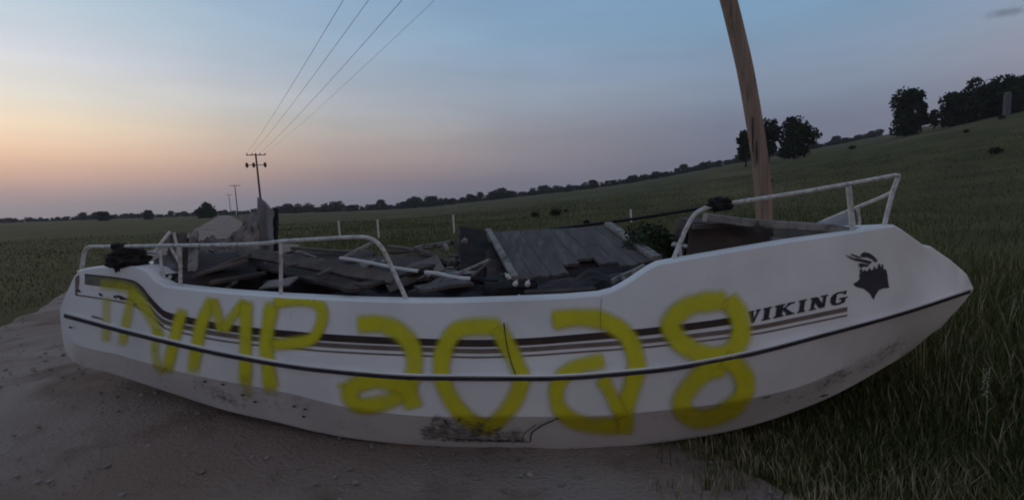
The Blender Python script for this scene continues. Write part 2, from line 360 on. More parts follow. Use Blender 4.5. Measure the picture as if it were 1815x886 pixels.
for c in near:
    mc = [mirror(p) for p in c]
    kz = (c[-1] + mc[-1]) / 2; kz.z = max(min(c[-1].z, mc[-1].z) - .07, ground(kz.x, kz.y) - .01) if abs(c[-1].z - kz.z) < 2 else kz.z
    kz.z = min(kz.z, c[-1].z)
    row = c + [c[-1].lerp(kz, .5)] + [kz] + [kz.lerp(mc[-1], .5)] + mc[::-1]
    V += row
RW = len(row)
for i in range(ncol - 1):
    for j in range(RW - 1):
        a = i*RW + j; Fc.append((a, a+RW, a+RW+1, a+1))
for i in (0, ncol - 1):            # transom and blunt stem
    for j in range(RW // 2):
        a = i*RW + j; b = i*RW + RW-1-j; q = (a, a+1, b-1, b) if i == 0 else (b, b-1, a+1, a)
        if len(set(q)) == 4: Fc.append(q)
hull = mk('hull', V, Fc, M_HULL, boat, 17)

# gunwale cap, decks, inner liner
def inb(p, w, dz=0.0): q = p + AXN * w; q.z += dz; return q
FLOOR = .42
def cap(colrange, w0, w1, name, m):
    V = []; Fc = []; n = 0
    for c in colrange:
        a = c[0]; b = inb(a, w0, .012); cc = inb(a, w1, -.005)
        ma, mb, mcc = mirror(a), mirror(b), mirror(cc); V += [a + Vector((0, 0, .001)), inb(a, .02, .012), b, cc, mcc, mb, mirror(inb(a, .02, .012)), ma + Vector((0, 0, .001))]
    return V
ci = lambda px: min(range(ncol), key=lambda i: abs(COLS[i] - px))
i0, i1 = ci(272), ci(1540)
V = []; Fc = []
for i in range(ncol):
    a = near[i][0]; half = abs((a - AX0).dot(AXN)); w = min(.10, half*.5)
    t1 = inb(a, .018, .012); t2 = inb(a, w, .012)
    V += [a, t1, t2, mirror(t2), mirror(t1), mirror(a)]
for i in range(ncol - 1):
    for j in (0, 1, 3, 4):
        a = i*6 + j; Fc.append((a, a+1, a+7, a+6))
    if i < i0 or i >= i1:
        a = i*6 + 2; Fc.append((a, a+1, a+7, a+6))
mk('deck', V, Fc, M_HULL, boat, 30)
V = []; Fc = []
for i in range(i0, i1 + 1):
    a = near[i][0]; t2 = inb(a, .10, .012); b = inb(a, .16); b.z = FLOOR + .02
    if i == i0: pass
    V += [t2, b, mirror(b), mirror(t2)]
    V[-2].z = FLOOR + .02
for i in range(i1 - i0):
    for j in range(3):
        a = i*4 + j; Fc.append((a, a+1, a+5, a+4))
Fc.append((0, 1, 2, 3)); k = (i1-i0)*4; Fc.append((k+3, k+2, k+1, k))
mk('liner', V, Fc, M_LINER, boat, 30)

# rub rail: pale lip above a dark rubber insert, on both sides
def sweep(name, pxs, fy0, fy1, proud, m, parent, mir=False):
    V = []; Fc = []
    for px in pxs:
        b0, b1 = fy0(px), fy1(px)
        q = [HP(px, b0, -.01), HP(px, b0, proud*.8), HP(px, (b0+b1)/2, proud), HP(px, b1, proud*.8), HP(px, b1, -.01)]
        if mir: q = [mirror(p) for p in q]
        V += q
    for i in range(len(pxs) - 1):
        for j in range(4):
            a = i*5 + j; Fc.append((a, a+5, a+6, a+1) if not mir else (a, a+1, a+6, a+5))
    Fc.append((0, 1, 2, 3, 4)); k = (len(pxs)-1)*5; Fc.append((k+4, k+3, k+2, k+1, k))
    return mk(name, V, Fc, m, parent, 60)
M_RUBBER = mat('black_rubber', (.022, .022, .034), (.045, .042, .055), rough=.7, scale=10)
RX = [p for p in COLS if p >= 112 and p <= 1722]
for mir in (False, True):
    rr_ = sweep('rub_rail', RX, lambda p: lB(p) - 4.5, lambda p: lB(p) + .4, .022, M_HULL, boat, mir)
    sweep('rubber_insert', RX, lambda p: lB(p) + .2, lambda p: lB(p) + 7.0 - 1.0*sstep(1200, 1700, p), .017, M_RUBBER, rr_, mir)
# bottom edge bead
sweep('chine_bead', [p for p in COLS if 150 <= p <= 1500], lambda p: lD(p) - 5, lambda p: lD(p), .010, M_HULL, boat)

# ---- painted stripes
M_BROWN = mat('brown_stripe', (.030, .015, .011), (.048, .026, .020), rough=.5, scale=9)
M_TAUPE = mat('taupe_stripe', (.13, .090, .072), (.175, .125, .10), rough=.5, scale=9)
def strip(name, pts0, pts1, m, step=9, off=.004, parent=None, alpha=None):
    f0, f1 = interp(pts0), interp(pts1); x0, x1 = pts0[0][0], pts0[-1][0]; n = max(2, int((x1-x0)/step)); V = []; Fc = []; at = []
    for i in range(n + 1):
        px = x0 + (x1-x0)*i/n; a, b = f0(px), f1(px); V += [HP(px, a, off), HP(px, (a+b)/2, off), HP(px, b, off)]
    for i in range(n):
        for j in range(2):
            a = i*3 + j; Fc.append((a, a+1, a+4, a+3))
    return mk(name, V, Fc, m, parent or hull)
base = [(262, 527), (282, 549), (292, 557), (336, 568), (374, 576), (422, 583), (456, 587), (513, 592), (583, 598), (759, 606), (848, 608), (934, 605), (1027, 598), (1140, 588), (1249, 575), (1298, 568)]
def sh(pts, d): return [(x, y + d) for x, y in pts]
strip('brown_stripe', sh(base, -6), sh(base, 6.5), M_BROWN)
b2 = [(262, 541), (282, 563), (292, 570), (336, 581), (374, 589), (422, 596), (456, 600), (513, 605), (583, 611), (759, 619), (848, 621.5), (934, 618.5), (1027, 612), (1140, 604), (1249, 592), (1339, 580), (1420, 564), (1502, 547)]
strip('taupe_stripe', sh(b2, -3.5), sh(b2, 4.5), M_TAUPE)
b3 = [(x, y + 11.5) for x, y in b2]
strip('thin_stripe', sh(b3, -1.5), sh(b3, 1.5), M_TAUPE)
# stern decal panel
strip('decal_band', [(150, 487), (205, 493), (236, 499), (250, 508), (263, 524)], [(143, 503), (190, 509), (226, 513), (244, 520), (263, 536)], mat('olive_decal', (.075, .070, .050), (.13, .125, .10), rough=.5, scale=12), step=5)
strip('decal_edge', [(150, 485), (205, 491), (236, 497), (250, 506), (263, 523)], [(150, 488), (205, 494), (236, 500.5), (250, 511), (263, 529)], M_BROWN, step=5, off=.0055)
strip('decal_edge', [(133, 521), (186, 529), (232, 538), (263, 555), (290, 576)], [(133, 523.5), (186, 531.5), (232, 541), (263, 558.5), (290, 579)], M_TAUPE, step=5)
strip('decal_edge', [(133, 492), (135, 490), (140, 487)], [(134, 522), (136, 522), (141, 495)], M_TAUPE, step=3)
for (x, y, w) in ((139, 514, 3), (178, 521, 3), (203, 525, 2), (212, 525, 7), (224, 529, 12), (247, 538, 12)):
    strip('decal_mark', [(x - w, y - 2), (x, y - 1.5), (x + w, y + 1)], [(x - w, y + 2), (x, y + 3), (x + w, y + 5)], M_BROWN, step=3, off=.006)
strip('scratch', [(162, 559), (172, 561), (183, 565)], [(162, 562), (172, 564.5), (183, 567)], M_TAUPE, step=4)

# ---- VIKING lettering and emblem
def poly_decal(name, polys, m, off, parent):
    V = []; Fc = []
    for k, pl in enumerate(polys):
        n0 = len(V)
        for x, y in pl: V.append(HP(x, y, off + k*.0003))
        Fc.append(tuple(range(n0, n0 + len(pl))))
    return mk(name, V, Fc, m, parent)
M_INK = mat('navy_ink', (.012, .012, .022), (.020, .018, .030), rough=.5, scale=9)
R_ = lambda x0, y0, x1, y1: [(x0, y0), (x1, y0), (x1, y1), (x0, y1)]
LET = {
 'V': [[(.06, .9), (.44, .9), (.64, .0), (.40, .0)], [(.44, .0), (.62, .0), (.98, .9), (.80, .9)], R_(0, .86, .48, 1), R_(.66, .86, 1.05, 1)],
 'I': [R_(.24, .08, .80, .92), R_(.06, .0, .98, .13), R_(.06, .87, .98, 1)],
 'K': [R_(.09, .08, .42, .92), R_(0, 0, .5, .13), R_(0, .87, .5, 1), [(.34, .40), (.34, .58), (.74, .92), (.88, .92)], [(.42, .52), (.56, .64), (1.0, .08), (.72, .08)], R_(.62, 0, 1.06, .13), R_(.62, .87, 1.0, 1)],
 'N': [R_(.08, .08, .28, .92), [(.08, .95), (.42, .95), (.92, .02), (.60, .02)], R_(.74, .08, .92, .92), R_(0, 0, .40, .12), R_(.60, .88, 1.02, 1), R_(0, .88, .34, 1)],
 'G': [[(-.02, .35), (-.02, .7), (.14, .95), (.34, .8), (.32, .22), (.14, .05)], [(.13, .9), (.38, 1.02), (.66, 1.0), (.86, .9), (.72, .84), (.44, .88), (.22, .76)], R_(.78, .70, .92, 1.0), [(.12, .10), (.22, .28), (.42, .13), (.70, .17), (.92, .08), (.62, -.02), (.36, -.02)], R_(.68, .08, .92, .44), R_(.52, .38, 1.04, .50)]}
spans = [('V', 150, 290), ('I', 312, 425), ('K', 452, 680), ('I', 714, 815), ('N', 852, 1050), ('G', 1088, 1275)]
for ch, a, b in spans:
    x0, x1 = 1300 + a/6.33, 1300 + b/6.33; pl = []
    for q in LET[ch]:
        o_ = []
        for u, v in q:
            x = x0 - .5 + (x1-x0-1)*u + v*3.5; base_y = 573.5 - .214*(x0 + (x1-x0)*u - 1328); o_.append((x, base_y - v*22.5))
        pl.append(o_)
    poly_decal('letter', pl, M_INK, .0045, hull)
z2 = lambda pts: [(1460 + x/4.923, 380 + y/4.923) for x, y in pts]
poly_decal('emblem', [
    z2([(330, 500), (312, 525), (318, 560), (300, 580), (258, 606), (290, 632), (350, 645), (402, 685), (437, 742), (455, 700), (482, 660), (520, 645), (572, 640), (562, 580), (556, 520), (545, 480), (500, 470)]),
    z2([(340, 505), (356, 520), (372, 500), (360, 478)]), z2([(382, 500), (402, 512), (416, 492), (404, 462)]), z2([(428, 495), (446, 500), (456, 474), (444, 446)]), z2([(466, 480), (500, 480), (494, 440), (484, 424)]), z2([(500, 478), (524, 474), (516, 428), (508, 440)]), z2([(316, 505), (340, 505), (334, 470), (322, 478)]),
    z2([(322, 352), (352, 328), (400, 338), (440, 365), (472, 404), (456, 418), (425, 388), (380, 372), (340, 374)]),
    z2([(198, 345), (218, 362), (262, 380), (330, 388), (384, 400), (424, 412), (404, 436), (350, 416), (290, 404), (236, 384), (210, 366)]),
    z2([(232, 344), (254, 346), (330, 374), (322, 382), (268, 366)]),
    z2([(308, 428), (330, 424), (398, 442), (386, 456), (350, 452), (332, 466), (316, 456)])], M_INK, .0045, hull)

# ---- sprayed yellow writing
M_YEL = decal_mat('yellow_spray', (.60, .53, .008), rough=.8, nscale=9, depth=.15, amax=1.0)
M_DIRT = decal_mat('grime', (.15, .125, .108), rough=.9, nscale=30, thr=.80, amax=.75)
M_GOUGE = decal_mat('gouge', (.045, .036, .032), rough=.9, nscale=55, thr=.92, amax=.9)
M_CRACK = mat('crack', (.03, .026, .026), (.05, .045, .04), rough=.9)
LAY = [.0065]
def spray(name, pts, w, a=1.0, parent=hull, m=None, K=8, label=None):
    LAY[0] += .0004
    pl = [Vector((p[0], p[1], 0)) for p in pts]; pl = crv(pl, K) if len(pl) > 2 else [pl[0].lerp(pl[1], i/12) for i in range(13)]
    V = []; Fc = []; at = []; NC = 8; n = len(pl)
    for i, p in enumerate(pl):
        t = (pl[min(i+1, n-1)] - pl[max(i-1, 0)]); t = t.normalized() if t.length > 1e-6 else Vector((1, 0, 0)); s = Vector((-t.y, t.x, 0))
        ww = w * (1.20 + .14*nz3(p.x*.03, p.y*.03, LAY[0]*900))
        ef = min(1, (min(i, n-1-i) + .25) / 2.2)
        for j in range(NC + 1):
            c = j/NC*2 - 1; q = p + s * (c*ww*.74)
            V.append(HP(q.x, q.y, LAY[0])); at.append(min(1.0, (.82 if m else 1.35) * a * ef * (1 - sstep(.30, 1.0, abs(c)) * 1.0) * (.88 + .25*nz3(p.x*.05, p.y*.05, 3))))
    for i in range(n - 1):
        for j in range(NC):
            k = i*(NC+1) + j; Fc.append((k, k+1, k+NC+2, k+NC+1))
    o = mk(name, V, Fc, m or M_YEL, parent, 180, at)
    if label: o['label'] = label
    return o
S = [([(188, 524), (188, 560), (187, 608)], 13, .42), ([(175, 504), (205, 506), (240, 512)], 16, .42), ([(238, 508), (226, 555), (215, 615)], 14, .55),
     ([(230, 512), (257, 545), (276, 582), (284, 600)], 16, .62), ([(280, 580), (274, 610), (278, 645), (292, 660)], 13, .50), ([(324, 545), (308, 602), (295, 662)], 17, .78),
     ([(376, 526), (355, 580), (340, 664)], 18, .85), ([(376, 528), (385, 556), (395, 588)], 15, .75), ([(394, 588), (412, 560), (436, 532)], 15, .75), ([(436, 530), (435, 600), (434, 684)], 18, .88), ([(434, 660), (440, 708)], 13, .35),
     ([(482, 532), (472, 612), (481, 698)], 20, .92), ([(482, 536), (532, 531), (560, 537), (571, 556), (563, 586), (543, 604), (476, 611)], 17, .88),
     ([(630, 575), (673, 574), (707, 587), (729, 613), (734, 645), (726, 680), (703, 703), (669, 716), (636, 718), (620, 702), (628, 684), (662, 674), (695, 679), (722, 690), (733, 726)], 24, .95), ([(596, 680), (614, 686)], 9, .5),
     ([(890, 579), (833, 579), (803, 590), (785, 627), (783, 668), (800, 709), (824, 738), (859, 756), (885, 742), (911, 709), (924, 672), (915, 642), (897, 608), (882, 578)], 24, .95),
     ([(976, 568), (1030, 562), (1075, 570), (1112, 596), (1128, 638), (1124, 674), (1110, 719), (1106, 772)], 25, .97), ([(1074, 638), (1027, 648), (994, 671), (986, 701), (997, 731), (1034, 751), (1100, 756)], 22, .92), ([(1066, 668), (1084, 700), (1104, 742)], 20, .88),
     ([(1292, 532), (1231, 538), (1196, 561), (1190, 583), (1213, 611), (1249, 628), (1289, 627), (1313, 597), (1309, 556), (1288, 528)], 27, .98), ([(1286, 649), (1249, 660), (1217, 694), (1209, 722), (1231, 741), (1271, 737), (1307, 714), (1322, 683), (1309, 652), (1280, 634)], 27, .98)]
for pts, w, a in S: spray('spray_stroke', pts, w, a)
# grime, scuffs and cracks along the lower hull
for pts, w, a in [([(738, 766), (790, 768), (850, 768), (935, 772)], 26, .80), ([(760, 745), (800, 752), (850, 762), (900, 768)], 26, .72), ([(770, 778), (860, 781), (940, 781)], 7, .8), ([(335, 672), (370, 690), (410, 710), (440, 716)], 24, .62), ([(420, 690), (500, 712), (560, 728)], 34, .5), ([(1440, 694), (1500, 660), (1560, 632), (1610, 596)], 24, .60), ([(1340, 720), (1420, 700), (1480, 672)], 16, .5), ([(170, 640), (240, 664), (320, 690)], 26, .42), ([(560, 745), (700, 768)], 22, .42)]:
    spray('grime_streak', pts, w, a, m=M_DIRT)
for pts, w, a in [([(738, 768), (790, 764), (850, 768), (935, 775)], 22, .46), ([(760, 748), (800, 752), (850, 760)], 18, .42), ([(1500, 664), (1560, 634), (1600, 606)], 10, .5), ([(340, 668), (370, 682), (415, 704)], 12, .5)]:
    spray('gouge', pts, w, a, m=M_GOUGE)
rs3 = random.Random(3)
for k in range(26):
    px = rs3.uniform(180, 1600); y0 = lB(px) + 8 + rs3.uniform(0, 10) if k % 2 else lA(px) + 3; L = rs3.uniform(18, 60)
    y1 = min(y0 + L, (lD(px) - 6) if k % 2 else lB(px) - 8)
    if y1 - y0 > 10: spray('grime_streak', [(px, y0), (px + rs3.uniform(-3, 3), y1)], rs3.uniform(5, 14), rs3.uniform(.28, .42), m=M_DIRT)
for k in range(7):
    px = 200 + k*190 + rs3.uniform(-40, 40); spray('grime_streak', [(px, lC(px) + 6), (px + 60, lC(px + 60) + 12), (px + 130, lC(px + 130) + 10)], rs3.uniform(14, 26), rs3.uniform(.30, .45), m=M_DIRT)
def crack(pts, w):
    LAY[0] += .0003
    pl = crv([Vector((p[0], p[1], 0)) for p in pts], 4); V = []; Fc = []
    for i, p in enumerate(pl):
        t = (pl[min(i+1, len(pl)-1)] - pl[max(i-1, 0)]).normalized(); s = Vector((-t.y, t.x, 0)); ww = w*(.7 + .5*abs(nz3(p.x*.2, p.y*.2)))
        for c in (-.5, .5): q = p + s*c*ww; V.append(HP(q.x, q.y, LAY[0]))
    for i in range(len(pl)-1): Fc.append((2*i, 2*i+1, 2*i+3, 2*i+2))
    mk('crack', V, Fc, M_CRACK, hull)
crack([(940, 783), (941, 771), (944, 764)], 3); crack([(944, 765), (962, 753), (990, 741)], 3); crack([(925, 781), (930, 768), (950, 752)], 1.8); crack([(893, 572), (898, 610), (907, 645), (914, 664)], 2.6); crack([(1066, 528), (1064, 560), (1066, 585)], 1.2)
crack([(800, 776), (860, 781), (938, 783)], 1.8); crack([(812, 748), (816, 740)], 3); crack([(788, 744), (796, 756)], 3); crack([(1455, 703), (1468, 699)], 2.5); crack([(1352, 706), (1366, 702)], 2)
for x, y in ((521, 720), (541, 725), (430, 700), (363, 676), (395, 681), (125, 580), (538, 738), (452, 712)): crack([(x - 3, y - 1), (x, y), (x + 3, y + 1)], 4)

# ---- handrails
M_RAIL = mat('rail_paint', (.62, .60, .56), (.42, .39, .35), rough=.45, scale=22, c3=(.30, .25, .20), s3=40, spec=.5)
def rp(px, py, k=.055): return P(px, py, hullY(px, lA(px)) + k)
srail = tube('stern_rail', crv([rp(144, 480), rp(147, 462), rp(150, 446), rp(156, 439), rp(168, 437), rp(230, 436.5), rp(300, 435), rp(380, 434.5), rp(460, 432), rp(500, 427.5), rp(560, 424), rp(620, 420.5), rp(648, 421), rp(666, 428), rp(681, 446), rp(700, 486), rp(724, 538)], 5), .0125, M_RAIL, boat)
tube('rail_post', [rp(320, 515), rp(319.5, 470), rp(319, 436)], .0115, M_RAIL, srail); tube('rail_post', [rp(497.5, 530), rp(498, 480), rp(498, 429)], .0115, M_RAIL, srail)
for px, py in ((724, 537), (498, 529), (320, 514), (145, 481)): lump('rail_foot', rp(px, py), .026, .026, .014, M_RAIL, srail, amp=.05, sub=2)
tube('rail_brace', [rp(302, 437), rp(310, 452), rp(319, 466)], .009, M_RAIL, srail)
def rb(px, py): return P(px, py, yB(px) + .17)
brail = tube('bow_rail', crv([P(1190, 467, 2.73), P(1200, 444, 2.735), P(1215, 408, 2.74), P(1230, 382, 2.745), P(1246, 371, 2.75), P(1262, 366, 2.755), P(1330, 355, 2.78), P(1420, 341, 2.84), P(1505, 326, 2.93), P(1560, 316, 3.0), P(1586, 311, 3.05), P(1593, 312, 3.12)], 5), .0125, M_RAIL, boat)
tube('rail_post', [P(1512, 415, 2.92), P(1508, 372, 2.93), P(1504, 330, 2.935)], .0155, M_RAIL, brail)
tube('rail_post', [P(1566, 406, 3.06), P(1574, 372, 3.08), P(1583, 338, 3.10), P(1593, 312, 3.12)], .0135, M_RAIL, brail)
tube('rail_bar', crv([P(1583, 340, 3.10), P(1560, 351, 3.3), P(1520, 367, 3.55), P(1470, 388, 3.85), P(1432, 404, 4.1), P(1400, 416, 4.3)], 4), .013, M_RAIL, brail)
tube('rail_post', [P(1520, 414, 3.55), P(1523, 392, 3.56), P(1520, 367, 3.55)], .011, M_RAIL, brail)
for p in (P(1190, 466, 2.73), P(1512, 414, 2.92), P(1566, 405, 3.06)): lump('rail_foot', p, .026, .026, .014, M_RAIL, brail, amp=.05, sub=2)
M_STEEL = mat('dull_steel', (.40, .39, .38), (.25, .24, .23), rough=.4, metal=.6, scale=20)
for px, py, s in ((1196, 434, .020), (1214, 437, .017)):
    lump('cleat', P(px, py, 2.86), s, s, s*.9, M_STEEL, boat, amp=.2, sub=2)
tube('cleat_stalk', [P(1205, 437, 2.86), P(1208, 470, 2.84)], .010, M_STEEL, boat)
lump('deck_hinge', rp(258, 484, .10), .020, .016, .012, M_WHITE, boat, amp=.3, sub=2); lump('deck_hinge', rp(270, 491, .10), .020, .016, .012, M_WHITE, boat, amp=.3, sub=2)

# ------------------------------------------------------------------ scrap heaped inside the boat (each its own thing)
M_TARP = mat('black_tarp', (.020, .017, .017), (.042, .036, .036), rough=.75, scale=4, bump=.4, bscale=12, c3=(.045, .022, .024), s3=2.0)
M_BLACK0 = mat('black_pipe', (.016, .014, .014), None, rough=.7)
M_PLY = mat('grey_ply', (.110, .088, .078), (.074, .058, .052), rough=.85, scale=5, c3=(.14, .12, .11), s3=7, bump=.3, bscale=30, stretch=(3, .35, 1))
setp(tube('dark_pipe', crv([P(868, 421, 4.75), P(1000, 404, 4.6), P(1130, 387, 4.4), P(1262, 366, 4.2)], 4), .013, M_BLACK0), 'thin black pipe lying along the far side of the boat', 'pipe')
M_WOODD = mat('old_wood', (.150, .122, .104), (.085, .067, .057), rough=.9, scale=8, bump=.4, bscale=60)
M_WOODL = mat('bleached_wood', (.31, .275, .245), (.19, .165, .145), rough=.9, scale=9, bump=.4, bscale=60, c3=(.08, .07, .065), s3=14)
M_SHEET = mat('grey_sheet', (.25, .235, .24), (.18, .17, .175), rough=.7, scale=4)
M_CANVAS = mat('canvas', (.23, .195, .175), (.14, .118, .106), rough=.95, scale=5, bump=.3, bscale=30)
M_BLACK = mat('black_cloth', (.014, .012, .012), (.026, .022, .022), rough=.9, scale=8, bump=.5, bscale=25)
M_GREYF = mat('grey_fabric', (.20, .19, .20), (.13, .12, .13), rough=.9, scale=14, bump=.3)
M_BROWNC = mat('brown_board', (.066, .046, .037), (.036, .026, .022), rough=.85, scale=4, c3=(.095, .070, .058), s3=6, bump=.3, bscale=20)
# black sheeting over the whole heap
def tarpf(u, v):
    px = 300 + 640*u; y0 = hullY(px, lA(px)) + .13; Y = y0 + (4.9 - y0)*v
    zc = .86 + .06*math.sin(v*3.1) + .07*nz3(u*7, v*6, 1) + .035*nz3(u*19, v*15, 4) + .025*abs(nz3(u*38, v*30, 8)) - .12*(1 - sstep(0, .16, v)) - .12*sstep(.85, 1, v) - .10*(1-sstep(0, .06, u)) - .2*sstep(.9, 1, u)
    p = P(px, 480, Y); p.z = zc; return p
setp(grid('plastic_sheeting', tarpf, 110, 60, M_TARP, thick=.004, smooth=50), 'crumpled black plastic sheeting covering the scrap in the open boat', 'sheeting')
def tarp2(u, v):
    px = 930 + 480*u; y0 = 2.95; Y = y0 + (4.55 - y0)*v
    zc = .74 + .10*nz3(u*6+9, v*5, 1) + .05*nz3(u*15, v*12, 4) + .14*u - .1*(1 - sstep(0, .2, v))
    p = P(px, 480, Y); p.z = zc; return p
setp(grid('plastic_sheeting', tarp2, 70, 40, M_TARP, thick=.004, smooth=50), 'dark sheeting bunched low under the slatted panel and brown box', 'sheeting')
# slatted panel
pan = setp(empty('slatted_panel', P(1010, 480, 3.4)), 'large grey slatted wooden panel leaning in the middle of the boat', 'panel')
ca, cb, cc_, cdd = P(868, 415, 4.15), P(1078, 404, 4.10), P(1164, 466, 3.02), P(917, 502, 3.05)
pf = bil(ca, cb, cc_, cdd); NPL = 8; nrm = (cb - ca).cross(cdd - ca).normalized()
if nrm.z < 0: nrm = -nrm
for k in range(NPL):
    u0_, u1_ = (k + .012) / NPL, (k + .988) / NPL; end = [1.0, .99, 1.0, .86, .80, .93, 1.0, 1.0][k]; dz = .006*nz3(k*3.3, 1)
    grid('plank', lambda a, b, u0_=u0_, u1_=u1_, end=end, dz=dz, k=k: pf(u0_ + (u1_-u0_)*a, b*(end + (.035*nz3(a*4, k) if b > .99 else 0))) + nrm*(dz + .006*nz3(b*2, k*5.1)), 3, 10, M_PLY, pan, thick=.018)
board('edge_batten', pf(-.008, -.02) + nrm*.03, pf(-.008, .99) + nrm*.03, .045, .03, M_WOODL, pan, upv=nrm, warp=.004)
board('edge_batten', pf(1.005, -.02) + nrm*.03, pf(1.005, 1.0) + nrm*.03, .06, .03, M_WOODL, pan, upv=nrm, warp=.004)
board('cross_batten', pf(0, .05) - nrm*.04, pf(1, .05) - nrm*.04, .06, .03, M_WOODD, pan, upv=nrm)
board('cross_batten', pf(0, .75) - nrm*.04, pf(1, .75) - nrm*.04, .06, .03, M_WOODD, pan, upv=nrm)
board('prop', P(905, 470, 3.9), P(905, 470, 3.9) + Vector((.02, .1, -.75)), .06, .05, M_WOODD, pan)
# broken white window frame at the panel's lower corner
wf = setp(empty('broken_window', P(1115, 487, 2.95)), 'broken pale window frame stub below the slatted panel', 'frame')
board('frame_bar', P(1085, 499, 2.93), P(1142, 471, 2.98), .03, .025, M_WOODL, wf); board('frame_tooth', P(1103, 490, 2.94), P(1110, 503, 2.90), .03, .02, M_WOODL, wf, seg=3); board('frame_tooth', P(1122, 481, 2.95), P(1130, 493, 2.90), .03, .02, M_WOODL, wf, seg=3)
# grey upright sheet and crumpled canvas
up_sheet = grid('upright_sheet', lambda u, v: bil(P(456, 350, 3.9), P(487, 371, 3.95), P(488, 445, 3.95), P(457, 450, 3.9))(u, v) + Vector((0, .03*math.sin(u*5) + .01*nz3(u*5, v*5), .01*nz3(u*8, 1))), 10, 12, M_SHEET, thick=.02)
setp(up_sheet, 'grey upright sheet with a pointed corner standing behind the stern rail', 'sheet')
board('strip', P(487.5, 369, 3.955), P(488, 445, 3.955), .03, .05, M_BLACK, up_sheet, upv=Vector((0, 1, 0)))
cf = bil(P(348, 432, 3.75), P(457, 372, 4.0), P(458, 446, 3.75), P(350, 470, 3.55))
setp(grid('crumpled_canvas', lambda u, v: cf(u, v) + Vector((0, .06*nz3(u*5, v*4) + .04*nz3(u*12, v*9, 2), .03*math.sin(u*9)*(1-v) + .03*nz3(u*6, v*7, 5) + .025*nz3(u*17, v*13, 6) - .06*math.sin(u*3.1)*(1-v))), 44, 26, M_CANVAS, thick=.006, smooth=60), 'crumpled pale grey brown canvas thrown beside the upright sheet', 'canvas')
setp(board('loose_board', P(343, 492, 3.30), P(446, 451, 3.45), .055, .03, M_WOODD, seed=2, rag=.2), 'weathered grey stick slanting up from the upright post', 'board')
setp(board('loose_board', P(343, 412, 3.50), P(342, 505, 3.32), .055, .03, M_WOODL, upv=Vector((0, 1, 0)), seed=4, rag=.15), 'pale wooden post standing upright behind the stern rail', 'board')
setp(board('loose_board', P(331, 425, 3.52), P(331, 508, 3.35), .06, .03, M_BROWNC, upv=Vector((0, 1, 0)), seed=5), 'dark board standing beside the pale upright post', 'board')
setp(board('loose_board', P(430, 447, 3.60), P(700, 494, 3.05), .085, .028, M_WOODD, upv=Vector((0, -.6, .6)), seed=6, rag=.2), 'long brown plank sloping across the scrap behind the stern rail', 'board')
setp(board('loose_board', P(505, 471, 3.2), P(528, 467, 3.3), .03, .015, M_WOODD, seed=7), 'short thin stick lying on the black sheeting near the rail post', 'board')
setp(board('loose_board', P(560, 490, 3.05), P(584, 477, 3.2), .035, .02, M_WOODD, seed=8), 'short broken stick poking out of the black sheeting', 'board')
setp(board('loose_board', P(440, 462, 3.4), P(350, 486, 3.25), .05, .02, M_WOODD, seed=18), 'thin stick lying under the crumpled canvas', 'board')
# folded chair at the stern
ch = setp(empty('folding_chair', P(300, 508, 3.35)), 'collapsed folding chair with grey fabric at the stern', 'chair')
sf = bil(P(272, 462, 3.40), P(326, 437, 3.50), P(324, 512, 3.36), P(276, 512, 3.33))
grid('fabric', lambda u, v: sf(u, v) + Vector((0, .05*nz3(u*4, v*4), .02*nz3(u*6, v*6, 3))), 14, 14, M_GREYF, ch, thick=.006)
tube('frame_tube', crv([P(275, 447, 3.35), P(288, 428, 3.36), P(302, 411, 3.38)]), .011, M_WHITE, ch)
tube('frame_tube', crv([P(284, 445, 3.30), P(286, 470, 3.28), P(291, 492, 3.26), P(297, 497, 3.26), P(303, 488, 3.27)]), .010, M_RAIL, ch)
tube('frame_tube', crv([P(262, 447, 3.42), P(285, 449, 3.38)]), .009, M_RAIL, ch)
tube('frame_tube', crv([P(308, 412, 3.40), P(318, 460, 3.40), P(324, 512, 3.36)]), .010, M_RAIL, ch)
grid('fabric', lambda u, v: bil(P(303, 412, 3.42), P(332, 414, 3.5), P(331, 452, 3.48), P(296, 450, 3.41))(u, v) + Vector((0, .03*nz3(u*4, v*4, 9), .02*nz3(u*5, v*3))), 10, 10, M_CANVAS, ch, thick=.006)
# black bag over the stern rail
bag = setp(empty('black_bag', P(228, 475, 3.35)), 'black bag slumped on the stern deck and tied to the rail', 'bag')
lump('sack', P(228, 459, 3.36), .115, .12, .085, M_BLACK, bag, amp=.35, sub=4, seed=3)
tube('neck', crv([P(226, 452, 3.34), P(218, 440, hullY(210, lA(210)) + .05), P(208, 434, hullY(210, lA(210)) + .05)]), .030, M_BLACK, bag, r1=.018)
tube('knot', crv([P(200, 437, hullY(205, lA(205)) + .05), P(212, 436.4, hullY(210, lA(210)) + .055), P(224, 436.6, hullY(220, lA(220)) + .055)]), .021, M_BLACK, bag)
setp(board('loose_board', P(225, 443, 3.5), P(285, 449, 3.45), .03, .02, M_WOODD, seed=21), 'thin grey lath between the black bag and folding chair', 'board')
# white strip with bracket
bk = setp(empty('metal_bracket', P(700, 480, 3.1)), 'thin white metal strip with an angled arm lying over the black sheeting', 'bracket')
board('strip', P(603, 457, 3.25), P(742, 480.5, 3.02), .020, .016, M_WHITE, bk, seg=10); board('strip', P(753, 482, 3.01), P(834, 493.5, 2.95), .022, .018, M_WHITE, bk, seg=8); board('strip', P(740, 480.2, 3.02), P(882, 498, 2.93), .013, .012, M_BLACK, bk, seg=8)
board('arm', P(610, 457, 3.26), P(662, 428, 3.40), .030, .02, M_WOODL, bk)
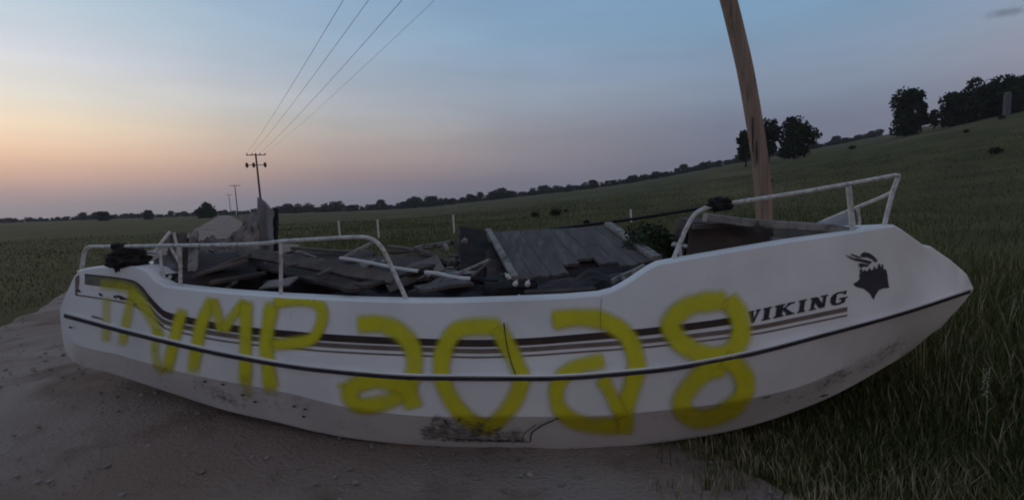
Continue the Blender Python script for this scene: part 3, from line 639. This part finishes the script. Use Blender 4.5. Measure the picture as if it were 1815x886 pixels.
# far frame and dark shapes next to the panel
fr = setp(empty('bent_metal_rack', P(780, 455, 3.9)), 'bent metal rack tangled left of the slatted panel', 'frame')
board('bar', P(733, 441, 3.9), P(805, 428, 4.1), .03, .03, M_WOODL, fr); board('bar', P(735, 441, 3.9), P(800, 466, 3.6), .03, .03, M_WOODD, fr); board('bar', P(805, 428, 4.1), P(826, 470, 3.7), .03, .03, M_BROWNC, fr)
for px, py in ((790, 440), (808, 465), (825, 462), (823, 430)): lump('joint', P(px, py, 3.75), .028, .02, .04, M_WOODL, fr, amp=.35, sub=2, seed=px)
M_MAROON = mat('maroon_cloth', (.040, .018, .021), (.022, .012, .014), rough=.9, scale=6, bump=.4)
setp(board('loose_board', P(838, 408, 4.0), P(846, 500, 3.35), .22, .025, M_BLACK, upv=Vector((.3, -1, .3)).normalized(), seed=71, rag=.35, seg=12), 'wide black torn board leaning against the left edge of the slatted panel', 'board')
setp(board('loose_board', P(872, 432, 3.9), P(884, 500, 3.3), .14, .02, M_BROWNC, upv=Vector((.2, -1, .3)).normalized(), seed=72, rag=.3), 'dark brown board standing between the black torn board and the slatted panel', 'board')
cushion(P(905, 512, 3.15), .16, .16, .07, .2, .1, M_BLACK, 'black cushion under the lower end of the slatted panel', 12)
cushion(P(560, 506, 3.45), .32, .18, .06, .1, .2, M_MAROON, 'dark maroon cushion half buried behind the second rail post', 14)
cushion(P(690, 478, 3.70), .38, .26, .06, -.2, .12, M_BROWNC, 'dark brown cushion showing under the white strip arm', 15)
cushion(P(395, 484, 3.50), .25, .22, .08, .3, .35, M_TARP, 'dark cushion below the crumpled canvas', 16)
cushion(P(560, 468, 3.90), .42, .28, .06, .1, .12, M_BROWNC, 'dark brown cushion heaped behind the long brown plank', 17)
for k, (a, b, y0, y1, w, mm, lb) in enumerate([((470, 470), (640, 512), 3.6, 2.95, .16, M_BROWNC, 'wide dark board flat on the sheeting behind the stern rail'), ((640, 508), (760, 470), 2.95, 3.5, .12, M_BROWNC, 'dark board slanting under the white metal strip'), ((740, 512), (830, 500), 2.95, 3.1, .18, M_PLY, 'short grey board lying inside the gunwale before the cushion'), ((690, 437), (760, 447), 4.1, 3.9, .06, M_WOODD, 'narrow grey lath beside the bent metal rack'), ((930, 519), (1055, 512), 2.93, 2.95, .10, M_BROWNC, 'dark board lying just below the torn slats'), ((376, 500), (470, 484), 3.2, 3.3, .10, M_BROWNC, 'dark board lying low behind the first rail post'), ((520, 440), (620, 447), 4.0, 3.9, .05, M_WOODD, 'grey lath resting on the brown cushions')]):
    setp(board('loose_board', P(*a, y0), P(*b, y1), w, .022, mm, seed=30 + k, rag=.15), lb, 'board')
setp(board('loose_board', P(837, 490, 2.95), P(868, 460, 3.1), .014, .012, M_WOODD, seed=9), 'thin twig standing left of the slatted panel', 'board')
def bottle(p, r, h, label, tilt):
    bm = bmesh.new(); d = Vector((tilt, -.25, 1)).normalized(); pts = [(0, r*.8), (.1, r), (.6, r), (.75, r*.5), (.8, r*.4), (1, r*.4)]
    rings = []
    s = d.cross(Vector((0, 1, 0))).normalized(); w = d.cross(s)
    for f, q in pts: rings.append([bm.verts.new(Vector(p) + d*(f*h) + (s*math.cos(k*.785) + w*math.sin(k*.785))*q) for k in range(8)])
    for i in range(len(rings)-1):
        for k in range(8): bm.faces.new((rings[i][k], rings[i][(k+1) % 8], rings[i+1][(k+1) % 8], rings[i+1][k]))
    bm.faces.new(rings[0][::-1]); bm.faces.new(rings[-1])
    setp(bmk('bottle', bm, M_WHITE, None, 40), label, 'bottle')
bottle(P(904, 494, 2.93), .013, .045, 'small white bottle on the left lower edge of the slatted panel', -.8)
bottle(P(912, 506, 2.88), .014, .035, 'small white bottle under the panel corner beside the cushion', .5)
bottle(P(934, 507, 2.90), .015, .040, 'small white bottle below the slats near the torn planks', .3)
bottle(P(926, 534, 2.80), .014, .045, 'small white bottle lying just inside the gunwale below the panel', -.5)
rs2 = random.Random(21)
kinds = [('broken_lath', M_WOODL, 'pale broken lath jumbled in the scrap heap', 'lath', .022, .016), ('broken_lath', M_WOODD, 'dull brown broken lath jumbled in the scrap heap', 'lath', .03, .018), ('board_scrap', M_CANVAS, 'flat grey brown scrap of board jumbled in the heap', 'scrap', .11, .012)]
for k in range(34):
    nm, mm, lb, ct, w, t_ = kinds[k % 3]; px = rs2.uniform(350, 900); py = rs2.uniform(438, 505); Y = 3.05 + (505 - py)/67*1.2 + .1*rs2.random()
    c = P(px, py, Y); a = rs2.uniform(-.9, .9) + (1.57 if rs2.random() < .3 else 0); L = rs2.uniform(.10, .30); tl = rs2.uniform(-.35, .35)
    d = Vector((math.cos(a), math.sin(a), tl)) * L
    setp(board(nm, c - d, c + d, w*rs2.uniform(.8, 1.4), t_, mm, upv=Vector((rs2.uniform(-.5, .5), -.5, 1)).normalized(), seed=50 + k, rag=.5, seg=5), lb, ct, 'scraps jumbled in the boat')
# leafy heap right of the panel
def leaves(name, c, rx, ry, rz, n, s, m, parent=None, seed=1, shell=.55):
    rs = np.random.RandomState(seed); V = []; Fc = []
    for i in range(n):
        d = rs.normal(size=3); d /= np.linalg.norm(d); k = shell + (1-shell)*rs.rand()
        k *= .85 + .3*nz3(d[0]*2+seed, d[1]*2, d[2]*2)
        p = np.array(c) + d*k*np.array([rx, ry, rz]); a = rs.normal(size=3); a /= np.linalg.norm(a); b = np.cross(a, rs.normal(size=3)); b /= np.linalg.norm(b)
        q = s*(.6 + .8*rs.rand()); n0 = len(V)
        V += [p - a*q, p + b*q*.45, p + a*q, p - b*q*.45]; Fc.append((n0, n0+1, n0+2, n0+3))
    return mk(name, V, Fc, m, parent)
M_WEED = mat('weed_leaf', (.030, .045, .018), (.050, .062, .028), rough=.9, scale=12)
wd = setp(empty('cut_brush', P(1150, 460, 3.4)), 'dark green leafy brush heaped between panel and bow rail', 'brush')
lump('twigs', P(1152, 448, 3.45), .16, .18, .17, M_WEED, wd, amp=.3, sub=3, seed=4)
leaves('foliage', P(1150, 438, 3.40), .20, .20, .20, 1500, .020, M_WEED, wd, seed=5)
# brown box, pale board and sheets in the bow
bx = setp(empty('brown_cabinet', P(1290, 455, 3.2)), 'dark brown wooden cabinet tipped over inside the bow', 'cabinet')
A_, B_, C_, D_ = P(1222, 398, 3.15), P(1366, 402, 3.20), P(1372, 470, 3.10), P(1212, 478, 3.0)
bkv = Vector((.08, .42, .02))
grid('front_board', lambda u, v: bil(A_, B_, C_, D_)(u, v) + Vector((0, .006*nz3(u*3, v*3), 0)), 6, 6, M_BROWNC, bx, thick=.02)
grid('top_board', lambda u, v: bil(A_, B_, B_ + bkv, A_ + bkv)(u, v) + Vector((0, 0, .012 + .006*nz3(u*3, v*3))), 6, 6, M_BROWNC, bx, thick=.02)
grid('side_board', lambda u, v: bil(A_, D_, D_ + bkv, A_ + bkv)(u, v) + Vector((-.012, 0, 0)), 4, 4, M_BROWNC, bx, thick=.02)
grid('side_board', lambda u, v: bil(B_, C_, C_ + bkv, B_ + bkv)(u, v) + Vector((.012, 0, 0)), 4, 4, M_BROWNC, bx, thick=.02)
grid('back_board', lambda u, v: bil(A_, B_, C_, D_)(u, v) + bkv, 4, 4, M_BROWNC, bx, thick=.02)
setp(board('loose_board', P(1250, 383, 3.05), P(1512, 413, 2.98), .055, .05, M_WOODL, seed=12, rag=.45, warp=.02, seg=18), 'long pale splintered board lying across the bow opening', 'board')
setp(board('loose_board', P(1228, 402, 3.08), P(1330, 396, 3.12), .045, .03, M_WOODD, seed=13, rag=.3), 'broken brown slat under the pale splintered board', 'board')
setp(grid('pale_board', lambda u, v: bil(P(1364, 421, 2.98), P(1406, 426, 3.0), P(1408, 452, 2.96), P(1366, 456, 2.94))(u, v), 3, 3, M_GREYF, thick=.02), 'small pale grey panel beside the brown cabinet', 'panel')
setp(grid('bent_sheet', lambda u, v: bil(P(1445, 404, 3.9), P(1512, 368, 3.6), P(1516, 418, 3.45), P(1440, 428, 3.6))(u, v) + Vector((0, .05*math.sin(u*6), .02*nz3(u*4, v*4))), 12, 8, M_SHEET, thick=.01), 'bent grey sheet under the far bar of the bow rail', 'sheet')
lump_c = setp(lump('black_rag', P(1276, 362, 2.76), .068, .045, .038, M_BLACK, amp=.45, sub=4, sc=2.2, seed=6), 'black rag knotted round the bow rail', 'rag')
cushion(P(1440, 436, 3.2), .20, .12, .045, 0, 0, M_BLACK, 'flat black cushion under the pale splintered board', 19)

# ------------------------------------------------------------------ utility poles and wires
M_POLE = mat('pole_wood', (.36, .25, .185), (.25, .17, .13), rough=.9, scale=5, bump=.5, bscale=30, c3=(.16, .105, .08), s3=4, stretch=(3, 3, .12))
M_POLED = mat('far_pole_wood', (.07, .055, .05), (.05, .04, .036), rough=.9, scale=3)
M_WIRE = mat('wire', (.16, .17, .19), None, rough=.5)
YP = 11.5
pp = [P(1357, 470, YP), P(1355, 392, YP), P(1353, 345, YP), P(1348, 290, YP), P(1338, 222, YP), P(1322, 130, YP), P(1306, 60, YP), P(1291, 0, YP), P(1264, -100, YP), P(1236, -200, YP)]
pp[0].z = ground(pp[0].x, pp[0].y) - .3
pole = setp(empty('utility_pole', (pp[0].x, YP, 0)), 'thick bare wooden utility pole leaning behind the bow of the boat', 'pole')
pc = crv(pp, 5)
tube('shaft', pc, .178, M_POLE, pole, n=20, r1=.172)
def vq(px, py, w, h):
    return grid('split', lambda u, v: P(px + (u-.5)*w*(1-.7*abs(2*v-1)), py + v*h + (u-.5)*2, YP - .176 - .008*math.sin(u*3.14)), 2, 6, M_POLED, pole, thick=.006)
vq(1334, 208, 4, 62); vq(1341, 250, 3, 40)
def far_pole(px, yt, Y, H, arm, label):
    top = P(px, yt, Y); g = ground(top.x, Y); lean = .03*H
    o = setp(empty('utility_pole', (top.x + lean, Y, g)), label, 'pole', 'utility poles along the road')
    tube('shaft', [(top.x + lean, Y, g - .3), top], .17, M_POLED, o, n=10, r1=.12)
    ax = Vector((.87, .49, .03)).normalized(); c = top - Vector((0, 0, .25)) + ax*.05
    board('crossarm', c - ax*arm/2, c + ax*arm/2, .13, .13, M_POLED, o)
    for k in (-.46, -.2, .2, .46): tube('insulator', [c + ax*arm*k, c + ax*arm*k + Vector((0, 0, .28))], .07, M_POLED, o)
    c2 = c - Vector((0, 0, 1.5))
    if Y < 120:
        for k in (-.5, -.16, .42): lump('transformer', c2 + ax*arm*k, .22, .22, .42, M_POLED, o, amp=.05, sub=2)
        board('lower_arm', c2 - ax*arm*.5, c2 + ax*arm*.42, .10, .10, M_POLED, o)
    return c, ax
c1, ax1 = far_pole(453, 272, 78, 10, 2.7, 'dark utility pole with crossarm and hanging transformers beyond the stern')
far_pole(416, 328, 165, 9, 3.0, 'distant utility pole with plain crossarm beside the round tree')
far_pole(405.5, 345, 260, 9, 2.5, 'farthest thin utility pole on the horizon by the round tree')
for k, xt in zip((-.46, -.2, .2, .46), (610, 655, 715, 773)):
    a = c1 + ax1*2.7*k + Vector((0, 0, .28)); b = P(xt, -2, 19.0); e = b + (b - a) * .6; e.z = b.z + 1.2
    pts = []
    for i in range(41):
        f = i/40; q = a.lerp(b, f) if f <= 1 else a
        q.z -= 1.0 * 4*f*(1-f)*.28; pts.append(q)
    for i in range(1, 13): pts.append(b.lerp(e, i/12))
    tube('power_wire', pts, .010 if xt < 760 else .006, M_WIRE, None, n=5)
    setp(bpy.data.objects[-1] if False else COL.objects[-1], {610: 'outermost power wire from the crossarm end nearest the road', 655: 'power wire second from the road side of the crossarm', 715: 'power wire third from the road side of the crossarm', 773: 'thin faint power wire from the field end of the crossarm'}[xt], 'wire', 'power wires overhead')

# ------------------------------------------------------------------ trees
M_BARK = mat('bark', (.05, .042, .035), (.03, .026, .022), rough=.95, scale=4)
M_LEAF = mat('tree_leaf', (.022, .030, .014), (.042, .050, .022), rough=.95, scale=.6, spec=.1)
def crown_mesh(name, H, W, n, s, seed, base=.12, blobs=9, tall=1.0):
    rs = np.random.RandomState(seed); V = []; Fc = []; cs = []
    for b in range(blobs):
        f = rs.rand(); z = H*(base + (1-base)*(.12 + .78*f)); ang = rs.rand()*6.28; rr = W*.5*(.15 + .55*rs.rand())*(1.1 - .55*abs(f-.42)*2*.9)
        cs.append((rr*math.cos(ang), rr*math.sin(ang), z, W*(.16 + .15*rs.rand())))
    cs.append((0, 0, H*.55, W*.33)); cs.append((0, 0, H*.32, W*.30))
    if base < .05: cs += [(W*.14, 0, H*.14, W*.24), (-W*.15, W*.05, H*.13, W*.22)]
    for i in range(n):
        c = cs[rs.randint(len(cs))]; d = rs.normal(size=3); d /= np.linalg.norm(d); k = c[3]*(.45 + .6*rs.rand())
        p = np.array([c[0] + d[0]*k, c[1] + d[1]*k, c[2] + d[2]*k*.85*tall])
        if p[2] < H*base*.5: continue
        p[2] = min(p[2], H*1.02)
        a = rs.normal(size=3); a /= np.linalg.norm(a); b = np.cross(a, rs.normal(size=3)); b /= np.linalg.norm(b); q = s*(.6 + .8*rs.rand()); n0 = len(V)
        V += [p - a*q, p + b*q*.6, p + a*q, p - b*q*.6]; Fc.append((n0, n0+1, n0+2, n0+3))
    me = bpy.data.meshes.new(name); me.from_pydata([tuple(v) for v in V], [], Fc); me.materials.append(M_LEAF); return me, cs
def trunk_bm(H, W, cs, rs):
    bm = bmesh.new(); tube_bm(bm, [(0, 0, -.4), (.05, 0, H*.2), (-.05, .05, H*.45), (0, 0, H*.75)], H*.03, 8, H*.008)
    for c in cs[:7]:
        z0 = H*(.15 + .3*rs.random()); tube_bm(bm, [(0, 0, z0), (c[0]*.5, c[1]*.5, (z0 + c[2])/2 - .1), (c[0], c[1], c[2])], H*.012, 6, H*.003)
    return bm
def tree(px, py_base, Y, H, W, seed, label, n=2600, s=.28, base=.1, group=None, blobs=11, tall=1.0):
    p = P(px, py_base, Y); g = ground(p.x, p.y); o = setp(empty('tree', (p.x, p.y, g)), label, 'tree', group)
    me, cs = crown_mesh('crown', H, W, n, s, seed, base, blobs, tall); rs = random.Random(seed)
    c = bpy.data.objects.new('crown', me); COL.objects.link(c); c.parent = o
    bm = trunk_bm(H, W, cs, rs); me2 = bpy.data.meshes.new('trunk'); bm.to_mesh(me2); bm.free(); me2.materials.append(M_BARK)
    t = bpy.data.objects.new('trunk', me2); COL.objects.link(t); t.parent = o
    return o
hpx = lambda px_h, Y: px_h * Y / F
tree(1408, 282, 92, hpx(96, 92), hpx(70, 92), 31, 'tall dense dark tree right behind the leaning pole', n=5200, base=.02, blobs=16)
tree(1362, 285, 95, hpx(80, 95), hpx(46, 95), 32, 'ragged tree showing just past the leaning pole beside the tallest one', n=2200)
tree(1322, 285, 96, hpx(68, 96), hpx(34, 96), 33, 'thin tree showing on the field side edge of the leaning pole', n=1500)
tree(1604, 247, 100, hpx(84, 100), hpx(62, 100), 34, 'solitary dark tree standing in the field before the wood', n=5000, base=.02, blobs=15)
tree(1632, 240, 104, hpx(52, 104), hpx(30, 104), 35, 'smaller tree leaning against the solitary field tree', n=1300)
tree(1655, 232, 106, hpx(34, 106), hpx(24, 106), 36, 'little bushy tree between the solitary tree and the wood', n=800, s=.24)
wl_ = ['rounded tree at the near edge of the wood', 'tree with a taller top poking out of the wood', 'broad tree in the middle of the wood', 'dense tree in the wood behind the pale tower', 'dark tree on the outer side of the wood past the pale tower', 'dark tree at the far end of the wood', 'low leafy tree filling the wood edge', 'wide dark tree at the back of the wood', 'tall tree at the back of the wood', 'outermost tree beyond the pale tower']
for k, (px, pb, hh, ww) in enumerate([(1690, 217, 58, 56), (1733, 212, 78, 54), (1762, 208, 66, 60), (1792, 204, 64, 60), (1825, 200, 66, 66), (1870, 198, 70, 70), (1712, 214, 56, 50), (1748, 209, 62, 64), (1780, 206, 62, 60), (1910, 196, 70, 70)]):
    Y = 96 + (k % 3)*4; tree(px, pb, Y, hpx(hh, Y), hpx(ww, Y), 40 + k, wl_[k], n=3200, base=.0, group='trees of the wood on the rise', blobs=14)
tree(365, 389, 170, hpx(26, 170), hpx(34, 170), 60, 'round bushy tree on the horizon beside the far poles', n=1500, s=.45, base=.0)
tree(182, 390, 230, hpx(15, 230), hpx(26, 230), 61, 'low spreading tree standing out of the horizon line over the road', n=900, s=.5, base=.0)
tree(264, 389, 230, hpx(15, 230), hpx(20, 230), 62, 'small round tree on the horizon between road and round tree', n=700, s=.5, base=.0)
# far tree line: a few shared crowns, one object for each tree
protos = [crown_mesh('far_crown', 6.0 + .6*k, 7.5 + (k % 3)*1.5, 700, .62, 80 + k, 0.0, 6)[0] for k in range(6)]
rs = random.Random(5); px = -40
while px < 1560:
    if px < 470: Y = 360 + 40*rs.random(); sc = .36 + .30*rs.random()**1.6
    elif px < 1000: Y = 300 + 60*rs.random(); sc = .44 + .52*rs.random()**1.6
    else: Y = 280 + 60*rs.random(); sc = .40 + .28*rs.random()**1.6
    d = ray(px, 380); x = d.x/d.y*Y; o = bpy.data.objects.new('far_tree', rs.choice(protos)); COL.objects.link(o)
    o.location = (x, Y, ground(x, Y) - .4); o.rotation_euler.z = rs.random()*6.28; o.scale = (sc*1.5, sc*1.5, sc)
    lb, gp = next((l, g) for lim, l, g in ((168, 'small tree of the far tree line across the road beyond the stern', 'far trees across the road'), (480, 'small tree of the far tree line around the round tree and distant poles', 'far trees around the distant poles'), (900, 'small tree of the far tree line beyond the pale fence posts', 'far trees beyond the fence posts'), (1300, 'small tree of the far tree line beyond the slatted panel and field shrubs', 'far trees beyond the slatted panel'), (9999, 'small tree of the far tree line between the leaning pole and solitary tree', 'far trees past the leaning pole')) if px < lim)
    setp(o, lb, 'tree', gp)
    px += 6 + 5.5*rs.random()

# pale tower, fence posts, field shrubs
M_CONC = mat('pale_concrete', (.12, .12, .12), (.09, .09, .09), rough=.9, scale=2)
tp = P(1784, 206, 84); tz = ground(tp.x, tp.y)
tw = setp(empty('pale_tower', (tp.x, tp.y, tz)), 'pale narrow tower standing in front of the dark wood', 'tower')
tube('shaft', [(tp.x, tp.y, tz - .5), (tp.x, tp.y, tz + 3.4)], .48, M_CONC, tw, n=14); tube('cap', [(tp.x, tp.y, tz + 3.4), (tp.x, tp.y, tz + 3.75)], .52, M_CONC, tw, n=14, r1=.25)
for px, py0, py1, Y, lb in ((600, 391, 404, 26, 'short pale fence post nearest the upright grey sheet'), (669, 389, 410, 24, 'pale fence post above the curved end of the stern rail'), (803, 381, 400, 25, 'pale fence post in the field behind the bent metal rack'), (1118, 371, 384, 24, 'small white fence post in the field above the leafy brush')):
    a = P(px, py0, Y); g = ground(a.x, Y)
    o = setp(empty('fence_post', (a.x, Y, g)), lb, 'post'); b = Vector((a.x + .02, Y, g - .1))
    board('stake', b, a, .075, .075, M_WHITE, o, seg=4); board('clip', a.lerp(b, .25) - Vector((0, .045, .03)), a.lerp(b, .25) - Vector((0, .045, -.03)), .03, .02, M_STEEL, o, seg=2)
M_SHRUB = mat('shrub_leaf', (.018, .024, .010), (.032, .040, .016), rough=.95, scale=3)
SHR = [(948, 377, 40, 20, 'low dark shrub in the field above the slatted panel'), (985, 374, 40, 26, 'wider dark shrub in the field above the slatted panel'), (1003, 368, 44, 10, 'tiny dark shrub beyond the wider field shrub'), (1366, 318, 50, 10, 'tiny shrub beside the leaning pole'), (1764, 277, 40, 24, 'dark shrub in the grass below the wood'), (1712, 250, 55, 12, 'little shrub halfway up the grass slope'), (1775, 225, 70, 14, 'shrub at the foot of the pale tower'), (1510, 262, 80, 14, 'shrub on the slope between the two tree groups'), (1040, 392, 26, 16, 'dark shrub just above the edge of the slatted panel'), (870, 410, 22, 14, 'small dark shrub behind the black torn board')]
for k, (px, py, Y, w, lb) in enumerate(SHR):
    d = ray(px, py); x = d.x/d.y*Y; g = ground(x, Y); w_ = w*Y/F; o = setp(empty('shrub', (x, Y, g)), lb, 'shrub')
    leaves('foliage', (x, Y, g + w_*.22), w_*.5, w_*.5, w_*.34, 260, w_*.09, M_SHRUB, o, seed=90 + k, shell=.3)
    tube('stem', [(x, Y, g - .1), (x + .02, Y, g + w_*.4)], w_*.03, M_BARK, o, n=5)

# ------------------------------------------------------------------ grass (real blades)
def boat_half(x, y):
    q = Vector((x, y, 0)) - AX0; s = q.dot(AXD); return s, abs(q.dot(AXN))
def grass_mat(name, cols):
    m = bpy.data.materials.new(name); m.use_nodes = True; t = m.node_tree; b = t.nodes['Principled BSDF']
    b.inputs['Roughness'].default_value = .85; b.inputs['Specular IOR Level'].default_value = .15
    at = t.nodes.new('ShaderNodeAttribute'); at.attribute_name = 'a'; r = t.nodes.new('ShaderNodeValToRGB'); ramp(r, cols, 'LINEAR')
    t.links.new(at.outputs['Fac'], r.inputs[0]); t.links.new(r.outputs[0], b.inputs['Base Color']); return m
M_BLADE = grass_mat('grass_blade', [(0, (.034, .048, .009)), (.4, (.070, .080, .018)), (.7, (.145, .125, .042)), (1, (.40, .32, .19))])
def blades(name, pts, label):
    V = []; Fc = []; at = []
    for (x, y, h, w, c) in pts:
        g = ground(x, y) + (.006 if x < road_right(y) else -.032); a = random.random()*6.28; l = random.uniform(.1, .65)*h; dx, dy = math.cos(a), math.sin(a); b = a + 1.57 + random.uniform(-.6, .6); wx, wy = math.cos(b)*w, math.sin(b)*w; n0 = len(V)
        V += [(x - wx, y - wy, g), (x + wx, y + wy, g), (x - wx*.7 + dx*l*.35, y - wy*.7 + dy*l*.35, g + h*.6), (x + wx*.7 + dx*l*.35, y + wy*.7 + dy*l*.35, g + h*.6), (x + dx*l, y + dy*l, g + h)]
        Fc += [(n0, n0+1, n0+3, n0+2), (n0+2, n0+3, n0+4)]; at += [c*.8, c*.8, c, c, min(1, c*1.15)]
    o = mk(name, V, Fc, M_BLADE, None, None, at); return setp(o, label, 'grass', kind='stuff')
def edge_right(y): return -7.5 - .56*(y - 7.45) + 6.1
pts = []
while len(pts) < 60000:
    y = 1.4 + 7*random.random()**1.5; x = road_right(y) - .45 + (10 + y)*random.random()**1.25
    e = x - road_right(y)
    if e < 0 and random.random() > .22*(1 - sstep(-.1, -1.1, e) if False else max(0, 1 + e/.9)): continue
    s, h_ = boat_half(x, y); inside = (0 < s < 6.1 and h_ < 1.35 - .9*sstep(4.2, 6.3, s))
    cl = nz3(x*1.6, y*1.6, 11); h = (.06 + .16*random.random() + .10*max(0, cl) + .10*sstep(.5, 3, e)) * (.55 + .45*sstep(0, 1.2, e)) * (1 + .5*sstep(3.5, 7, math.hypot(x, y)))
    if inside:
        if h_ < .55 and s < 5.4: continue
        h = min(h, .07 + .10*sstep(.6, 1.4, h_) + .14*sstep(4.8, 6.0, s))
    c = min(1, max(0, .36 + .22*nz3(x*.8, y*.8, 5) + .24*random.gauss(0, 1) + (.55 if random.random() < .14 else 0) + .15*(1 - sstep(0, 1.0, e))))
    pts.append((x, y, h, .0022 + .0022*random.random(), c))
n_ = 0
while n_ < 42000:                               # thick growth right at the edge of the road, in front of and under the bow
    y = random.uniform(1.9, 4.4); x = random.uniform(.3, 4.8); e = x - road_right(y)
    if e < 0 and random.random() > max(0, .8 + e/1.1): continue
    s, h_ = boat_half(x, y); h = (.05 + .10*random.random() + .09*max(0, nz3(x*2, y*2, 21))) * (.6 + .4*sstep(-.3, .7, e))
    if e < -.05 and nz3(x*3.1, y*3.1, 31) < -.05 - e*.5: continue
    if 0 < s < 6.0 and h_ < 1.0 - .7*sstep(4.2, 6.0, s): h = min(h, .09)
    n_ += 1; c = min(1, max(0, .34 + .25*nz3(x*1.2, y*1.2, 6) + .25*random.gauss(0, 1) + .35*(1 - sstep(-.2, .9, e)) + .22*(1 - sstep(2.2, 2.7, y)) + (.5 if random.random() < .12 else 0)))
    pts.append((x, y, h, .0016 + .0020*random.random(), c))
blades('roadside_grass', pts, 'rough dark green roadside grass growing under and past the bow')
pts = []
while len(pts) < 70000:
    r = 7 + 60*random.random()**1.9; az = random.uniform(-.52, .95); x, y = r*math.sin(az), r*math.cos(az)
    if road_s(x, y) < 1.03 and road_s(x, y) > -.02: continue
    h = (.08 + .16*random.random()) * (1 + .6*nz3(x*.25, y*.25, 8)); c = min(1, max(0, .42 + .34*nz3(x*.12, y*.12, 5) + .12*random.gauss(0, 1)))
    pts.append((x, y, h, .003 + .00045*r*random.random(), c))
blades('meadow_grass', pts, 'long meadow grass covering the field behind the boat')
pts = []
while len(pts) < 16000:
    r = 9 + 45*random.random()**1.6; az = random.uniform(-1.1, -.5); x, y = r*math.sin(az), r*math.cos(az)
    if road_s(x, y) > .0 + .04*nz3(x, y): continue
    h = (.03 + .06*random.random()) * (1 + .6*nz3(x*.25, y*.25, 8)); c = min(1, max(0, .30 + .3*nz3(x*.12, y*.12, 5) + .05*random.gauss(0, 1)))
    pts.append((x, y, h, .003 + .0006*r*random.random(), c))
blades('verge_grass', pts, 'dark grass on the verge across the road from the boat')
# tall seeding weeds at the right
M_SEED = mat('seed_head', (.24, .24, .17), (.15, .16, .10), rough=.9, scale=30)
M_STALK = mat('weed_stalk', (.22, .25, .14), (.15, .18, .09), rough=.9, scale=20)
def weed(px, pyb, H, seed, label, Y):
    d = ray(px, pyb); p = CAMLOC + d*(Y/d.y); g = ground(p.x, Y); rs = random.Random(seed)
    o = setp(empty('seeding_weed', (p.x, Y, g)), label, 'weed')
    tip = Vector((p.x + .05*rs.uniform(-1, 1) + .03, Y, g + H)); b = Vector((p.x, Y, g - .02)); mid = (tip + b)/2 + Vector((.02*rs.uniform(-1, 1), 0, 0))
    ln = crv([b, mid, tip], 6); tube('stalk', ln, .0042, M_STALK, o, n=5, r1=.0022)
    V = []; Fc = []
    for i in range(26):
        c = b.lerp(tip, .66 + .34*i/26); a = rs.random()*6.28
        q = c + Vector((math.cos(a), math.sin(a)*.6, .4))*.010*(1 + rs.random()); n0 = len(V); s = .0055
        V += [q + Vector((-s, 0, 0)), q + Vector((0, -s*.6, -s)), q + Vector((s, 0, 0)), q + Vector((0, s*.6, s*1.4))]; Fc += [(n0, n0+1, n0+2), (n0, n0+2, n0+3), (n0, n0+1, n0+3), (n0+1, n0+2, n0+3)]
    mk('seed_head', V, Fc, M_SEED, o)
    for k in range(4):
        q = b.lerp(tip, .15 + .14*k); a = rs.random()*6.28; e = q + Vector((math.cos(a)*.07, math.sin(a)*.05, .05)); w = Vector((0, 0, .006)); 
        mk('leaf', [q, (q+e)/2 + w, e, (q+e)/2 - w + Vector((0, 0, .02))], [(0, 1, 2, 3)], M_STALK, o)
weed(1745, 745, .46, 1, 'tall weed with pale seed head rising from the grass past the bow', 2.75)
weed(1795, 560, .34, 4, 'pale weed in the grass farther off than the bow tip', 5.0)

# ------------------------------------------------------------------ thin evening haze
bm = bmesh.new(); bmesh.ops.create_cube(bm, size=2)
for v in bm.verts: v.co = Vector((v.co.x*660, v.co.y*660, -6 if v.co.z < 0 else 75))
hm = bpy.data.materials.new('haze'); hm.use_nodes = True; ht = hm.node_tree; ht.nodes.clear()
pv = ht.nodes.new('ShaderNodeVolumePrincipled'); pv.inputs['Color'].default_value = (.85, .85, .88, 1); pv.inputs['Density'].default_value = .00028
ho = ht.nodes.new('ShaderNodeOutputMaterial'); ht.links.new(pv.outputs[0], ho.inputs['Volume'])
setp(bmk('haze', bm, hm), 'thin evening haze over the field', 'haze', kind='stuff')
